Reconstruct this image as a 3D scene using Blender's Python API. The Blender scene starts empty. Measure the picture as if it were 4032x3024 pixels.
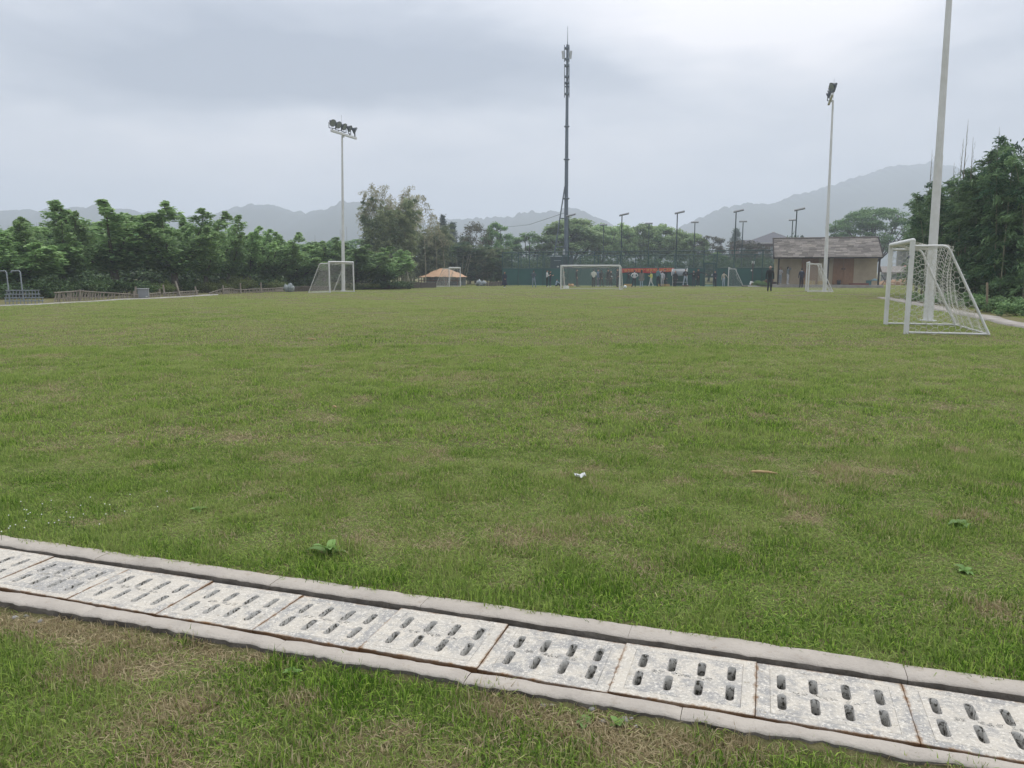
import bpy, bmesh, math, random
import numpy as np
from mathutils import Vector, Matrix, Euler

# ------------------------------------------------------------------ camera, sky, sun, exposure
SC = bpy.context.scene
COL = SC.collection
R = math.radians
FPX = 3028.0                      # focal length in photograph pixels
PITCH = R(8.4)
CAM_H = 1.5
cam = bpy.data.cameras.new('camera'); camo = bpy.data.objects.new('camera', cam); COL.objects.link(camo)
camo.location = (0, 0, CAM_H); camo.rotation_euler = (R(90) - PITCH, 0, 0)
cam.sensor_width = 36; cam.lens = FPX / 4032 * 36; cam.clip_start = .05; cam.clip_end = 12000
SC.camera = camo

SUN_EL, SUN_AZ = R(58), R(35)     # azimuth measured from straight ahead towards the right
sun = bpy.data.lights.new('sun', 'SUN'); suno = bpy.data.objects.new('sun', sun); COL.objects.link(suno)
sun.energy = 1.5; sun.angle = R(38); sun.color = (1, .97, .92)
sd = Vector((math.cos(SUN_EL) * math.sin(SUN_AZ), math.cos(SUN_EL) * math.cos(SUN_AZ), math.sin(SUN_EL)))
suno.rotation_euler = (-sd).to_track_quat('-Z', 'Y').to_euler()

SC.view_settings.view_transform = 'Standard'; SC.view_settings.look = 'None'
SC.view_settings.exposure = 0.13; SC.view_settings.gamma = 1; SC.view_settings.use_curve_mapping = False
SC.render.engine = 'CYCLES'
cy = SC.cycles
cy.max_bounces = 8; cy.diffuse_bounces = 3; cy.glossy_bounces = 2; cy.transmission_bounces = 4
cy.transparent_max_bounces = 24; cy.volume_bounces = 2; cy.use_denoising = True
cy.caustics_reflective = False; cy.caustics_refractive = False

world = bpy.data.worlds.new('World'); SC.world = world; world.use_nodes = True
def build_world():
    nt = world.node_tree; nt.nodes.clear(); N = nt.nodes.new; L = nt.links.new
    out = N('ShaderNodeOutputWorld')
    sky = N('ShaderNodeTexSky'); sky.sky_type = 'NISHITA'; sky.sun_disc = False
    sky.sun_elevation = SUN_EL; sky.sun_rotation = SUN_AZ; sky.dust_density = 4; sky.air_density = 1.5
    b1 = N('ShaderNodeBackground'); b1.inputs['Strength'].default_value = .1; L(sky.outputs[0], b1.inputs[0])
    tc = N('ShaderNodeTexCoord')
    def vm(op, a, b):
        n = N('ShaderNodeVectorMath'); n.operation = op
        for i, v in enumerate((a, b)):
            if v is None: continue
            if isinstance(v, (tuple, list)): n.inputs[i].default_value = v
            else: L(v, n.inputs[i])
        return n
    def ma(op, a, b=None, c=None):
        n = N('ShaderNodeMath'); n.operation = op
        for i, v in enumerate((a, b, c)):
            if v is None: continue
            if isinstance(v, (int, float)): n.inputs[i].default_value = v
            else: L(v, n.inputs[i])
        return n.outputs[0]
    g = tc.outputs['Generated']
    def noise(scale3, detail, dist, off):
        m = vm('MULTIPLY_ADD', g, scale3); m.inputs[2].default_value = off
        n = N('ShaderNodeTexNoise'); n.inputs['Scale'].default_value = 1; n.inputs['Detail'].default_value = detail
        n.inputs['Roughness'].default_value = .52; n.inputs['Distortion'].default_value = dist
        L(m.outputs[0], n.inputs['Vector']); return n.outputs['Fac'], n.outputs['Color']
    n1, _ = noise((2.2, 2.2, 7), 5, .3, (3.1, 0, 1.2))
    n2, _ = noise((6, 6, 18), 4, .4, (0, 5.0, 2.2))
    _, wc = noise((3, 3, 9), 3, 0, (9, 2, 0))
    warp = vm('MULTIPLY_ADD', wc, (.26, .26, .16)); warp.inputs[2].default_value = (-.13, -.13, -.08)
    wd = vm('ADD', g, warp.outputs[0])
    def blob(px, py, sx, sz):        # a soft cloud mass in one direction of the sky
        d = ray(px, py).normalized()
        s = vm('SUBTRACT', wd.outputs[0], tuple(d)); k = vm('MULTIPLY', s.outputs[0], (1 / sx, 1 / max(sx, .3), 1 / sz))
        ln = vm('LENGTH', k.outputs[0], None)
        mr = N('ShaderNodeMapRange'); mr.interpolation_type = 'SMOOTHSTEP'
        mr.inputs[1].default_value = 0; mr.inputs[2].default_value = 1; mr.inputs[3].default_value = 1; mr.inputs[4].default_value = 0
        L(ln.outputs['Value'], mr.inputs[0]); return mr.outputs[0]
    v = ma('MULTIPLY_ADD', n1, .95, -.03)
    v = ma('MULTIPLY_ADD', n2, .46, ma('SUBTRACT', v, .08))
    for px, py, sx, sz, amt in CLOUDS:
        v = ma('MULTIPLY_ADD', blob(px, py, sx, sz), amt, v)
    ramp = N('ShaderNodeValToRGB'); cr = ramp.color_ramp
    cr.elements[0].position = .1; cr.elements[0].color = (.31, .35, .43, 1)
    cr.elements[1].position = 1.0; cr.elements[1].color = (.98, .95, .97, 1)
    e = cr.elements.new(.38); e.color = (.465, .50, .575, 1)
    e = cr.elements.new(.62); e.color = (.67, .69, .75, 1)
    L(v, ramp.inputs[0])
    # an overcast sky is brighter overhead than at the horizon
    sz = N('ShaderNodeSeparateXYZ'); L(g, sz.inputs[0]); zc = ma('MAXIMUM', sz.outputs[2], 0.0)
    gain = ma('MULTIPLY', ma('MULTIPLY_ADD', zc, 2.1, .93), SKY_GAIN)
    b2 = N('ShaderNodeBackground'); L(gain, b2.inputs['Strength']); L(ramp.outputs[0], b2.inputs[0])
    mx = N('ShaderNodeMixShader'); mx.inputs[0].default_value = .92
    L(b1.outputs[0], mx.inputs[1]); L(b2.outputs[0], mx.inputs[2]); L(mx.outputs[0], out.inputs[0])
def ray(px, py):
    cx, cyy = (px - 2016) / FPX, (py - 1512) / FPX
    return Vector((cx, math.cos(PITCH) - cyy * math.sin(PITCH), -(math.sin(PITCH) + cyy * math.cos(PITCH))))
SKY_GAIN = .75
CLOUDS = [(800, 225, .46, .10, -.62), (2050, 290, .38, .10, -.42), (300, 640, .5, .11, .20), (3060, 10, .27, .105, .52), (3480, 260, .2, .09, -.10), (1600, 660, .5, .09, .12), (60, 20, .2, .08, .12)]
build_world()

# ------------------------------------------------------------------ place: axes and ground
AX = Vector((.95025, -.31151, 0))    # along the drain
AY = Vector((.31151, .95025, 0))     # across the drain, down the pitch
ROT = math.atan2(-.31151, .95025)
_gy = np.array([-400, 0, 2.4, 3.1, 5, 8, 16, 30, 45, 54, 63, 70, 78, 90, 110, 200, 4000.])
_gz = np.array([-.05, -.03, -.02, .008, .04, .08, .15, .17, .15, .06, -.05, -.11, -.16, -.22, -.27, -.3, -.3])
def Gnp(x, y):
    b = x * .31151 + y * .95025
    s = np.clip((np.abs(b - 2.75) - .5) / 3, 0, 1)
    w = np.clip((b - 5) / 9, 0, 1)
    return np.interp(b * (1 - w) + (y * .9 + b * .1) * w, _gy, _gz) - .026 * np.clip((2.50 - b) / .05, 0, 1) + s * (.010 * np.sin(x * 1.3 + y * .7) + .008 * np.sin(y * 2.1 - x * .9))
def G(x, y): return float(Gnp(np.float64(x), np.float64(y)))
def gp(px, py):                    # where the sight line of a photograph pixel meets the ground
    d = ray(px, py); lo, hi = .5, 400.0
    for _ in range(60):
        m = (lo + hi) / 2; p = Vector((0, 0, CAM_H)) + d * m
        if p.z > G(p.x, p.y): lo = m
        else: hi = m
    p = Vector((0, 0, CAM_H)) + d * lo; p.z = G(p.x, p.y); return p
def dp(px, py, Y):
    d = ray(px, py); return Vector((0, 0, CAM_H)) + d * (Y / d.y)
def ph(px, py, P, n):              # sight line against a vertical plane
    d = ray(px, py); o = Vector((0, 0, CAM_H)); t = (P - o).dot(n) / d.dot(n); return o + d * t
def gv(x, y, z=0): return Vector((x, y, G(x, y) + z))

rng = np.random.default_rng(7)
def _hash(ix, iy, s):
    h = np.sin(ix * 127.1 + iy * 311.7 + s * 74.7) * 43758.5453
    return h - np.floor(h)
def vnoise(x, y, s=0):
    ix, iy = np.floor(x), np.floor(y); fx, fy = x - ix, y - iy
    fx = fx * fx * (3 - 2 * fx); fy = fy * fy * (3 - 2 * fy)
    a = _hash(ix, iy, s); b = _hash(ix + 1, iy, s); c = _hash(ix, iy + 1, s); d = _hash(ix + 1, iy + 1, s)
    return (a * (1 - fx) + b * fx) * (1 - fy) + (c * (1 - fx) + d * fx) * fy
def fbm(x, y, s=0, o=4):
    t = 0; a = .5; n = 0
    for i in range(o):
        t = t + a * vnoise(x * 2 ** i, y * 2 ** i, s + i); n += a; a *= .5
    return t / n

# ------------------------------------------------------------------ materials
MATS = {}
def M(name, col, rough=.7, col2=None, scale=4, detail=4, bump=0, bscale=None, metal=0, lo=.35, hi=.65, coord='Object', spec=.3, mapscale=(1, 1, 1)):
    if name in MATS: return MATS[name]
    m = bpy.data.materials.new(name); m.use_nodes = True; nt = m.node_tree; N = nt.nodes.new; L = nt.links.new
    b = nt.nodes['Principled BSDF']; b.inputs['Roughness'].default_value = rough; b.inputs['Metallic'].default_value = metal
    b.inputs['Specular IOR Level'].default_value = spec
    b.inputs['Base Color'].default_value = (*col, 1)
    if col2 is not None or bump:
        tc = N('ShaderNodeTexCoord'); mp = N('ShaderNodeMapping'); mp.inputs['Scale'].default_value = mapscale
        L(tc.outputs[coord], mp.inputs[0])
        oi = N('ShaderNodeObjectInfo'); L(oi.outputs['Random'], mp.inputs['Location'])
    if col2 is not None:
        n = N('ShaderNodeTexNoise'); n.inputs['Scale'].default_value = scale; n.inputs['Detail'].default_value = detail; n.inputs['Roughness'].default_value = .62
        L(mp.outputs[0], n.inputs['Vector'])
        r = N('ShaderNodeMapRange'); r.inputs[1].default_value = lo; r.inputs[2].default_value = hi; L(n.outputs['Fac'], r.inputs[0])
        mx = N('ShaderNodeMix'); mx.data_type = 'RGBA'; mx.inputs[6].default_value = (*col, 1); mx.inputs[7].default_value = (*col2, 1)
        L(r.outputs[0], mx.inputs[0]); L(mx.outputs[2], b.inputs['Base Color'])
    if bump:
        n2 = N('ShaderNodeTexNoise'); n2.inputs['Scale'].default_value = bscale or scale * 6; n2.inputs['Detail'].default_value = 4
        L(mp.outputs[0], n2.inputs['Vector']); bp = N('ShaderNodeBump'); bp.inputs['Strength'].default_value = 1; bp.inputs['Distance'].default_value = bump
        L(n2.outputs['Fac'], bp.inputs['Height']); L(bp.outputs[0], b.inputs['Normal'])
    MATS[name] = m; return m
def leaf_mat(name, c1, c2, trans=.35, var=.25):
    if name in MATS: return MATS[name]
    m = bpy.data.materials.new(name); m.use_nodes = True; nt = m.node_tree; nt.nodes.clear(); N = nt.nodes.new; L = nt.links.new
    out = N('ShaderNodeOutputMaterial'); at = N('ShaderNodeAttribute'); at.attribute_name = 'rnd'
    mx = N('ShaderNodeMix'); mx.data_type = 'RGBA'; mx.inputs[6].default_value = (*c1, 1); mx.inputs[7].default_value = (*c2, 1)
    L(at.outputs['Fac'], mx.inputs[0])
    oi = N('ShaderNodeObjectInfo'); mr = N('ShaderNodeMapRange'); mr.inputs[3].default_value = 1 - var; mr.inputs[4].default_value = 1 + var; L(oi.outputs['Random'], mr.inputs[0])
    sc = N('ShaderNodeVectorMath'); sc.operation = 'SCALE'; L(mx.outputs[2], sc.inputs[0]); L(mr.outputs[0], sc.inputs['Scale'])
    d = N('ShaderNodeBsdfPrincipled'); d.inputs['Roughness'].default_value = .55; d.inputs['Specular IOR Level'].default_value = .25; L(sc.outputs[0], d.inputs['Base Color'])
    t = N('ShaderNodeBsdfTranslucent'); L(sc.outputs[0], t.inputs[0])
    ms = N('ShaderNodeMixShader'); ms.inputs[0].default_value = trans; L(d.outputs[0], ms.inputs[1]); L(t.outputs[0], ms.inputs[2]); L(ms.outputs[0], out.inputs[0])
    MATS[name] = m; return m
def mesh_mat(name, col, cover):      # a fine netting: part of the light passes straight through
    m = bpy.data.materials.new(name); m.use_nodes = True; nt = m.node_tree; N = nt.nodes.new; L = nt.links.new
    b = nt.nodes['Principled BSDF']; b.inputs['Base Color'].default_value = (*col, 1); b.inputs['Roughness'].default_value = .7
    t = N('ShaderNodeBsdfTransparent'); ms = N('ShaderNodeMixShader'); ms.inputs[0].default_value = cover
    L(t.outputs[0], ms.inputs[1]); L(b.outputs[0], ms.inputs[2]); L(ms.outputs[0], nt.nodes['Material Output'].inputs[0]); MATS[name] = m; return m

# ------------------------------------------------------------------ mesh builder
class MB:
    def __init__(s): s.v = []; s.f = []; s.m = []; s.sm = []
    def add(s, vs, fs, mi=0, smooth=False):
        o = len(s.v); s.v += [tuple(p) for p in vs]; s.f += [tuple(i + o for i in f) for f in fs]
        s.m += [mi] * len(fs); s.sm += [smooth] * len(fs); return s
    def box(s, c, size, rot=None, mi=0, taper=1):
        hx, hy, hz = [k / 2 for k in size]; c = Vector(c)
        vs = [Vector((sx * hx * (taper if sz > 0 else 1), sy * hy * (taper if sz > 0 else 1), sz * hz)) for sz in (-1, 1) for sx, sy in ((-1, -1), (1, -1), (1, 1), (-1, 1))]
        if rot is not None:
            mt = Euler(rot).to_matrix(); vs = [mt @ p for p in vs]
        return s.add([p + c for p in vs], [(3, 2, 1, 0), (4, 5, 6, 7), (0, 1, 5, 4), (1, 2, 6, 5), (2, 3, 7, 6), (3, 0, 4, 7)], mi)
    def bar(s, p0, p1, w, h, mi=0):      # rectangular bar between two points
        p0, p1 = Vector(p0), Vector(p1); d = (p1 - p0).normalized()
        up = Vector((0, 0, 1)) if abs(d.z) < .95 else Vector((0, 1, 0))
        x = d.cross(up).normalized() * (w / 2); y = x.cross(d).normalized() * (h / 2)
        vs = [p + a * x + b * y for p in (p0, p1) for a, b in ((-1, -1), (1, -1), (1, 1), (-1, 1))]
        return s.add(vs, [(0, 1, 2, 3), (7, 6, 5, 4), (0, 4, 5, 1), (1, 5, 6, 2), (2, 6, 7, 3), (3, 7, 4, 0)], mi)
    def tube(s, pts, rad, n=8, mi=0, cap=True, smooth=True):
        pts = [Vector(p) for p in pts]; k = len(pts)
        if not hasattr(rad, '__len__'): rad = [rad] * k
        vs = []; X = None
        for i, p in enumerate(pts):
            t = (pts[min(i + 1, k - 1)] - pts[max(i - 1, 0)]).normalized()
            if X is None: X = t.orthogonal().normalized()
            else:
                X = (X - t * X.dot(t)); X = X.normalized() if X.length > 1e-6 else t.orthogonal().normalized()
            Y = t.cross(X)
            vs += [p + (X * math.cos(a) + Y * math.sin(a)) * rad[i] for a in (2 * math.pi * j / n for j in range(n))]
        fs = [(i * n + j, i * n + (j + 1) % n, (i + 1) * n + (j + 1) % n, (i + 1) * n + j) for i in range(k - 1) for j in range(n)]
        s.add(vs, fs, mi, smooth)
        if cap:
            s.add(vs[:n], [tuple(reversed(range(n)))], mi); s.add(vs[-n:], [tuple(range(n))], mi)
        return s
    def lathe(s, prof, c=(0, 0, 0), n=16, mi=0, axis=None, smooth=True, sx=1, sy=1):
        c = Vector(c); q = Vector((0, 0, 1)).rotation_difference(Vector(axis)) if axis is not None else None
        vs = []
        for r, z in prof:
            for j in range(n):
                a = 2 * math.pi * j / n; p = Vector((r * math.cos(a) * sx, r * math.sin(a) * sy, z))
                vs.append((q @ p if q else p) + c)
        fs = [(i * n + j, i * n + (j + 1) % n, (i + 1) * n + (j + 1) % n, (i + 1) * n + j) for i in range(len(prof) - 1) for j in range(n)]
        return s.add(vs, fs, mi, smooth)
    def ball(s, c, rx, ry=None, rz=None, n=12, mi=0):
        ry = ry or rx; rz = rz or rx; k = max(5, n // 2 + 1)
        prof = [(max(1e-4, math.sin(math.pi * i / k)), -math.cos(math.pi * i / k)) for i in range(k + 1)]
        c = Vector(c); o = len(s.v); s.lathe(prof, (0, 0, 0), n, mi)
        for i in range(o, len(s.v)):
            x, y, z = s.v[i]; s.v[i] = (x * rx + c.x, y * ry + c.y, z * rz + c.z)
        return s
    def blob(s, c, rx, ry, rz, amp=.2, seed=0, n=14, mi=0):
        o = len(s.v); s.ball((0, 0, 0), 1, 1, 1, n, mi); r = random.Random(seed); ph_ = [r.uniform(0, 6.3) for _ in range(6)]
        for i in range(o, len(s.v)):
            x, y, z = s.v[i]
            k = 1 + amp * (math.sin(3 * x + ph_[0]) * math.sin(4 * y + ph_[1]) + .6 * math.sin(7 * z + ph_[2] + 3 * x) + .5 * math.sin(9 * y + ph_[3]) * math.sin(8 * x + ph_[4]))
            s.v[i] = (x * rx * k + c[0], y * ry * k + c[1], z * rz * k + c[2])
        return s
    def mesh(s, name, mats):
        me = bpy.data.meshes.new(name); me.from_pydata(s.v, [], s.f)
        for m in (mats if isinstance(mats, (list, tuple)) else [mats]): me.materials.append(m)
        me.polygons.foreach_set('material_index', s.m); me.polygons.foreach_set('use_smooth', s.sm); me.update(); return me
    def build(s, name, mats, parent=None, **k): return ob(name, s.mesh(name, mats), parent, **k)

def ob(name, me, parent=None, loc=None, rot=None, scale=None, label=None, cat=None, group=None, kind=None):
    o = bpy.data.objects.new(name, me); COL.objects.link(o)
    if parent is not None: o.parent = parent
    if loc is not None: o.location = loc
    if rot is not None: o.rotation_euler = rot if hasattr(rot, '__len__') else (0, 0, rot)
    if scale is not None: o.scale = scale if hasattr(scale, '__len__') else (scale,) * 3
    tag(o, label, cat, group, kind); return o
def tag(o, label=None, cat=None, group=None, kind=None):
    for k, v in (('label', label), ('category', cat), ('group', group), ('kind', kind)):
        if v: o[k] = v
    return o
def thing(name, label, cat, loc=(0, 0, 0), rot=0, group=None, scale=None):
    o = ob(name, None, None, loc, rot, scale, label, cat, group); o.empty_display_size = .2; return o
def dup(root, loc, rot=None, scale=None, label=None, group=None):
    r = root.copy(); COL.objects.link(r); r.location = loc
    if rot is not None: r.rotation_euler = rot if hasattr(rot, '__len__') else (0, 0, rot)
    if scale is not None: r.scale = scale if hasattr(scale, '__len__') else (scale,) * 3
    if label: r['label'] = label
    if group: r['group'] = group
    for ch in root.children:
        c = ch.copy(); COL.objects.link(c); c.parent = r
        for g in ch.children:
            d = g.copy(); COL.objects.link(d); d.parent = c
    return r
def npmesh(name, V, F, mats, rnd=None, smooth=False, mi=None):    # V (n,3), F (m,k) all faces with k corners
    me = bpy.data.meshes.new(name); V = np.asarray(V, np.float32); F = np.asarray(F, np.int32); m, k = F.shape
    me.vertices.add(len(V)); me.vertices.foreach_set('co', V.ravel())
    me.loops.add(m * k); me.loops.foreach_set('vertex_index', F.ravel())
    me.polygons.add(m); me.polygons.foreach_set('loop_start', np.arange(0, m * k, k, dtype=np.int32))
    for mm in (mats if isinstance(mats, (list, tuple)) else [mats]): me.materials.append(mm)
    if mi is not None: me.polygons.foreach_set('material_index', np.asarray(mi, np.int32))
    if smooth: me.polygons.foreach_set('use_smooth', np.ones(m, bool))
    if rnd is not None:
        a = me.attributes.new('rnd', 'FLOAT', 'FACE'); a.data.foreach_set('value', np.asarray(rnd, np.float32))
    me.update(calc_edges=True); me.validate(); return me
# ------------------------------------------------------------------ ground with the drain trench cut in
def ground_mat():
    m = bpy.data.materials.new('lawn_ground'); m.use_nodes = True; nt = m.node_tree; N = nt.nodes.new; L = nt.links.new
    b = nt.nodes['Principled BSDF']; b.inputs['Roughness'].default_value = .95; b.inputs['Specular IOR Level'].default_value = .1
    tc = N('ShaderNodeTexCoord')
    def ns(sc, det=5, ro=.65):
        n = N('ShaderNodeTexNoise'); n.inputs['Scale'].default_value = sc; n.inputs['Detail'].default_value = det; n.inputs['Roughness'].default_value = ro
        L(tc.outputs['Object'], n.inputs['Vector']); return n.outputs['Fac']
    def mix(f, a, bb, lo, hi):
        r = N('ShaderNodeMapRange'); r.inputs[1].default_value = lo; r.inputs[2].default_value = hi; L(f, r.inputs[0])
        x = N('ShaderNodeMix'); x.data_type = 'RGBA'; L(r.outputs[0], x.inputs[0])
        for i, c in ((6, a), (7, bb)):
            if isinstance(c, tuple): x.inputs[i].default_value = (*c, 1)
            else: L(c, x.inputs[i])
        return x.outputs[2]
    c = mix(ns(14, 6), (.13, .12, .055), (.19, .18, .08), .35, .65)
    c = mix(ns(1.3, 6), c, (.24, .20, .11), .58, .78)
    c = mix(ns(60, 4), c, (.06, .05, .025), .55, .75)
    L(c, b.inputs['Base Color'])
    bp = N('ShaderNodeBump'); bp.inputs['Distance'].default_value = .02; L(ns(45, 4), bp.inputs['Height']); L(bp.outputs[0], b.inputs['Normal'])
    return m
def axis_lines(lo, hi, dens):
    out = [0.0]; x = 0.0
    while x < hi: x += max(dens[0], abs(x) * dens[1]); out.append(x)
    x = 0.0
    while x > lo: x -= max(dens[0], abs(x) * dens[1]); out.append(x)
    return sorted(out)
TB0, TB1 = 2.515, 3.052
la = axis_lines(-2600, 2600, (.3, .08))
lb = [b for b in axis_lines(-420, 2700, (.3, .08)) if not (TB0 - .12 < b < TB1 + .12)] + [2.36, 2.41, 2.44, 2.47, 2.495, TB0, TB0 + .001, TB1 - .001, TB1, 3.08, 3.12, 3.16]
lb.sort()
A, B = np.meshgrid(la, lb, indexing='ij')
X = A * AX.x + B * AY.x; Y = A * AX.y + B * AY.y; Z = Gnp(X, Y)
Z = np.where((B > TB0 + .0005) & (B < TB1 - .0005), -.42, Z)
na, nb = len(la), len(lb)
I = np.arange(na * nb).reshape(na, nb)
F = np.stack([I[:-1, :-1], I[1:, :-1], I[1:, 1:], I[:-1, 1:]], -1).reshape(-1, 4)
GM = ground_mat()
ob('ground', npmesh('ground', np.stack([X, Y, Z], -1).reshape(-1, 3), F, GM, smooth=False), kind='structure')

def concrete_mat(name, c1, c2, stain):
    m = M(name, c1, .92, c2, 6, 8, bump=.005, bscale=70); nt = m.node_tree; N = nt.nodes.new; L = nt.links.new; b = nt.nodes['Principled BSDF']
    src = b.inputs['Base Color'].links[0].from_socket; ge = N('ShaderNodeNewGeometry')
    for sc, lo, hi, c in ((16, .56, .74, stain), (140, .62, .70, tuple(k * .6 for k in c1)), (2.3, .55, .75, tuple(k * .8 for k in c1))):
        n = N('ShaderNodeTexNoise'); n.inputs['Scale'].default_value = sc; n.inputs['Detail'].default_value = 7; n.inputs['Roughness'].default_value = .7; L(ge.outputs['Position'], n.inputs['Vector'])
        r = N('ShaderNodeMapRange'); r.inputs[1].default_value = lo; r.inputs[2].default_value = hi; L(n.outputs['Fac'], r.inputs[0])
        x = N('ShaderNodeMix'); x.data_type = 'RGBA'; x.inputs[7].default_value = (*c, 1); L(r.outputs[0], x.inputs[0]); L(src, x.inputs[6]); src = x.outputs[2]
    L(src, b.inputs['Base Color']); return m
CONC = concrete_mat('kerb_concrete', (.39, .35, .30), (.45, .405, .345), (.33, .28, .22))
CONC_D = M('kerb_side_shaded', (.14, .125, .105), .95, (.06, .052, .042), 9, 6, bump=.01, bscale=40)  # darker mottled concrete: shade on the kerb faces is put into the colour
def kerb(b0_, b1_, zt_, amp, seed, s0=0, s1=0, sz=0):
    root = ob('kerb', None, kind='structure'); r = random.Random(seed); a0 = -9.0
    while a0 < 4.1:
        a1 = a0 + r.uniform(.75, 1.35); aa = np.linspace(a0, a1 - r.uniform(.001, .003), 34); vs = []; n = len(aa); dz = r.uniform(-.0015, .0015)
        for i, a in enumerate(aa):
            b0, b1, ztop = b0_ + s0 * a, b1_ + s1 * a, zt_ + sz * a
            en = .012 * (math.exp(-i * 1.2) + math.exp(-(n - 1 - i) * 1.2)) * .35
            o0 = (fbm(np.float64(a * 4), np.float64(seed), seed) - .5) * amp[0] + (vnoise(np.float64(a * 34), np.float64(seed), seed) - .5) * amp[2] + (vnoise(np.float64(a * 61), np.float64(seed), seed) - .5) * amp[2] * .5; o1 = (fbm(np.float64(a * 4.3), np.float64(seed + 9), seed) - .5) * amp[1] + (vnoise(np.float64(a * 23), np.float64(seed), seed + 3) - .5) * .007
            z = ztop + dz - en + (fbm(np.float64(a * 2.2), np.float64(seed + 4), seed) - .5) * .012 + (vnoise(np.float64(a * 19), np.float64(seed), seed) - .5) * .003
            for bb, zz in ((b0 + o0 * .7, -.42), (b0 + o0 * .7, z - .045), (b0 + o0, z - .007), (b0 + o0 + .007, z), (b0 * .5 + b1 * .5, z + .002), (b1 + o1 - .007, z), (b1 + o1, z - .007), (b1 + o1 * .6, z - .06), (b1, -.42)):
                p = AX * a + AY * bb; vs.append((p.x, p.y, zz))
        K = 9; fs = [(i * K + j, (i + 1) * K + j, (i + 1) * K + j + 1, i * K + j + 1) for i in range(n - 1) for j in range(K - 1)]
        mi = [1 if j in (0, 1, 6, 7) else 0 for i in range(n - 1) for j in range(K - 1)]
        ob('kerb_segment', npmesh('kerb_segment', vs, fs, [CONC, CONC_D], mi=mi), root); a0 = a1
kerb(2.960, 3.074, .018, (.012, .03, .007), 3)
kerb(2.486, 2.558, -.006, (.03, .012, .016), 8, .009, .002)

# hollow under the covers: a dark concrete trench bed
mb = MB()
for b0, b1, z in ((2.546, 2.962, -.30),):
    p = [AX * a + AY * b for a, b in ((-9, b0), (4.1, b0), (4.1, b1), (-9, b1))]
    mb.add([(q.x, q.y, z) for q in p], [(0, 1, 2, 3)])
mb.build('trench_bed', M('trench_silt', (.06, .055, .045), .9, (.10, .09, .07), 6), kind='structure')

# ------------------------------------------------------------------ right footpath, left edge strip
def strip(name, pts, w, mat, z=.03, th=.12, jit=.0, side=1):
    vs = []; n = len(pts)
    for i, p in enumerate(pts):
        t = (pts[min(i + 1, n - 1)] - pts[max(i - 1, 0)]); t = Vector((t.x, t.y, 0)).normalized(); s = Vector((t.y, -t.x, 0)) * side
        r0 = (random.random() - .5) * jit; r1 = (random.random() - .5) * jit
        for q, zz in ((p + s * r0, -th), (p + s * r0, z), (p + s * (w + r1), z), (p + s * (w + r1), -th)):
            vs.append((q.x, q.y, G(q.x, q.y) + zz))
    fs = [(i * 4 + j, (i + 1) * 4 + j, (i + 1) * 4 + j + 1, i * 4 + j + 1) for i in range(n - 1) for j in range(3)]
    return ob(name, npmesh(name, vs, fs, mat), kind='structure')
random.seed(5)
def lerp_pts(p, q, n): return [p.lerp(q, i / n) for i in range(n + 1)]
PATHM = M('path_concrete', (.40, .37, .34), .9, (.27, .24, .20), 2.5, 6, bump=.006)
RP0, RP1 = gp(4032, 1279), gp(3535, 1180)
rd = (RP0 - RP1).normalized()
strip('path', lerp_pts(RP0 + rd * 16, RP1 - rd * 2, 60), .55, PATHM, .05, jit=.12, side=-1)
LP0, LP1, LP2 = gp(0, 1206), gp(850, 1162), gp(1230, 1146)
EDGE = M('edge_concrete', (.46, .44, .41), .9, (.34, .32, .29), 3)
ld = (LP0 - LP1).normalized()
strip('kerb', lerp_pts(LP0 + ld * 12, LP1, 50), .13, EDGE, .05, jit=.02, side=1)

# ------------------------------------------------------------------ far hills
HILLM = M('hill_forest', (.016, .028, .018), .95, (.026, .042, .024), .02, 6)
def hill(name, sky_pts, D, depth, seed, back=1.5):
    xs = [p[0] for p in sky_pts]; ys = [p[1] for p in sky_pts]
    px = np.linspace(xs[0], xs[-1], int((xs[-1] - xs[0]) / 5)); py = np.interp(px, xs, ys)
    k = np.array([1, 2, 3, 2, 1.]) / 9; py = np.convolve(np.pad(py, 2, 'edge'), k, 'valid')
    prof = [(-1, 0), (-.85, .12), (-.7, .3), (-.55, .48), (-.4, .64), (-.25, .8), (-.12, .92), (-.05, .975), (0, 1), (.06, .98), (.2, .86), (.5, .5), (back, 0)]
    V = []; n = len(px)
    for i in range(n):
        Dd = D * (1 + .05 * math.sin(px[i] * .004 + seed)); top = dp(px[i], py[i], Dd)
        lump = (float(fbm(np.float64(px[i] / 16), np.float64(seed), seed, 3)) - .5) * 8 + max(0, float(vnoise(np.float64(px[i] / 30), np.float64(seed + .5), seed)) - .72) * 22
        for t, hfrac in prof:
            yy = Dd + t * depth; xx = top.x * (1 + .25 * t * depth / Dd)
            zz = -6 + (top.z + 6) * hfrac
            if hfrac > 0: zz += lump * (1 if hfrac > .97 else .0) + (float(fbm(np.float64(xx / 60), np.float64(yy / 60), seed, 4)) - .5) * 26 * (1 - hfrac) * min(1, hfrac * 3)
            V.append((xx, yy, zz))
    m = len(prof); I = np.arange(n * m).reshape(n, m)
    F = np.stack([I[:-1, :-1], I[1:, :-1], I[1:, 1:], I[:-1, 1:]], -1).reshape(-1, 4)
    ob(name, npmesh(name, V, F, HILLM, smooth=True), kind='structure')
hill('hill', [(-900, 900), (-500, 850), (-200, 838), (0, 833), (81, 834), (97, 843), (113, 834), (190, 838), (240, 831), (307, 821), (360, 822), (452, 825), (533, 831), (640, 834), (746, 856), (790, 860), (850, 880), (950, 930), (1060, 990)], 1050, 420, 3)
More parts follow.
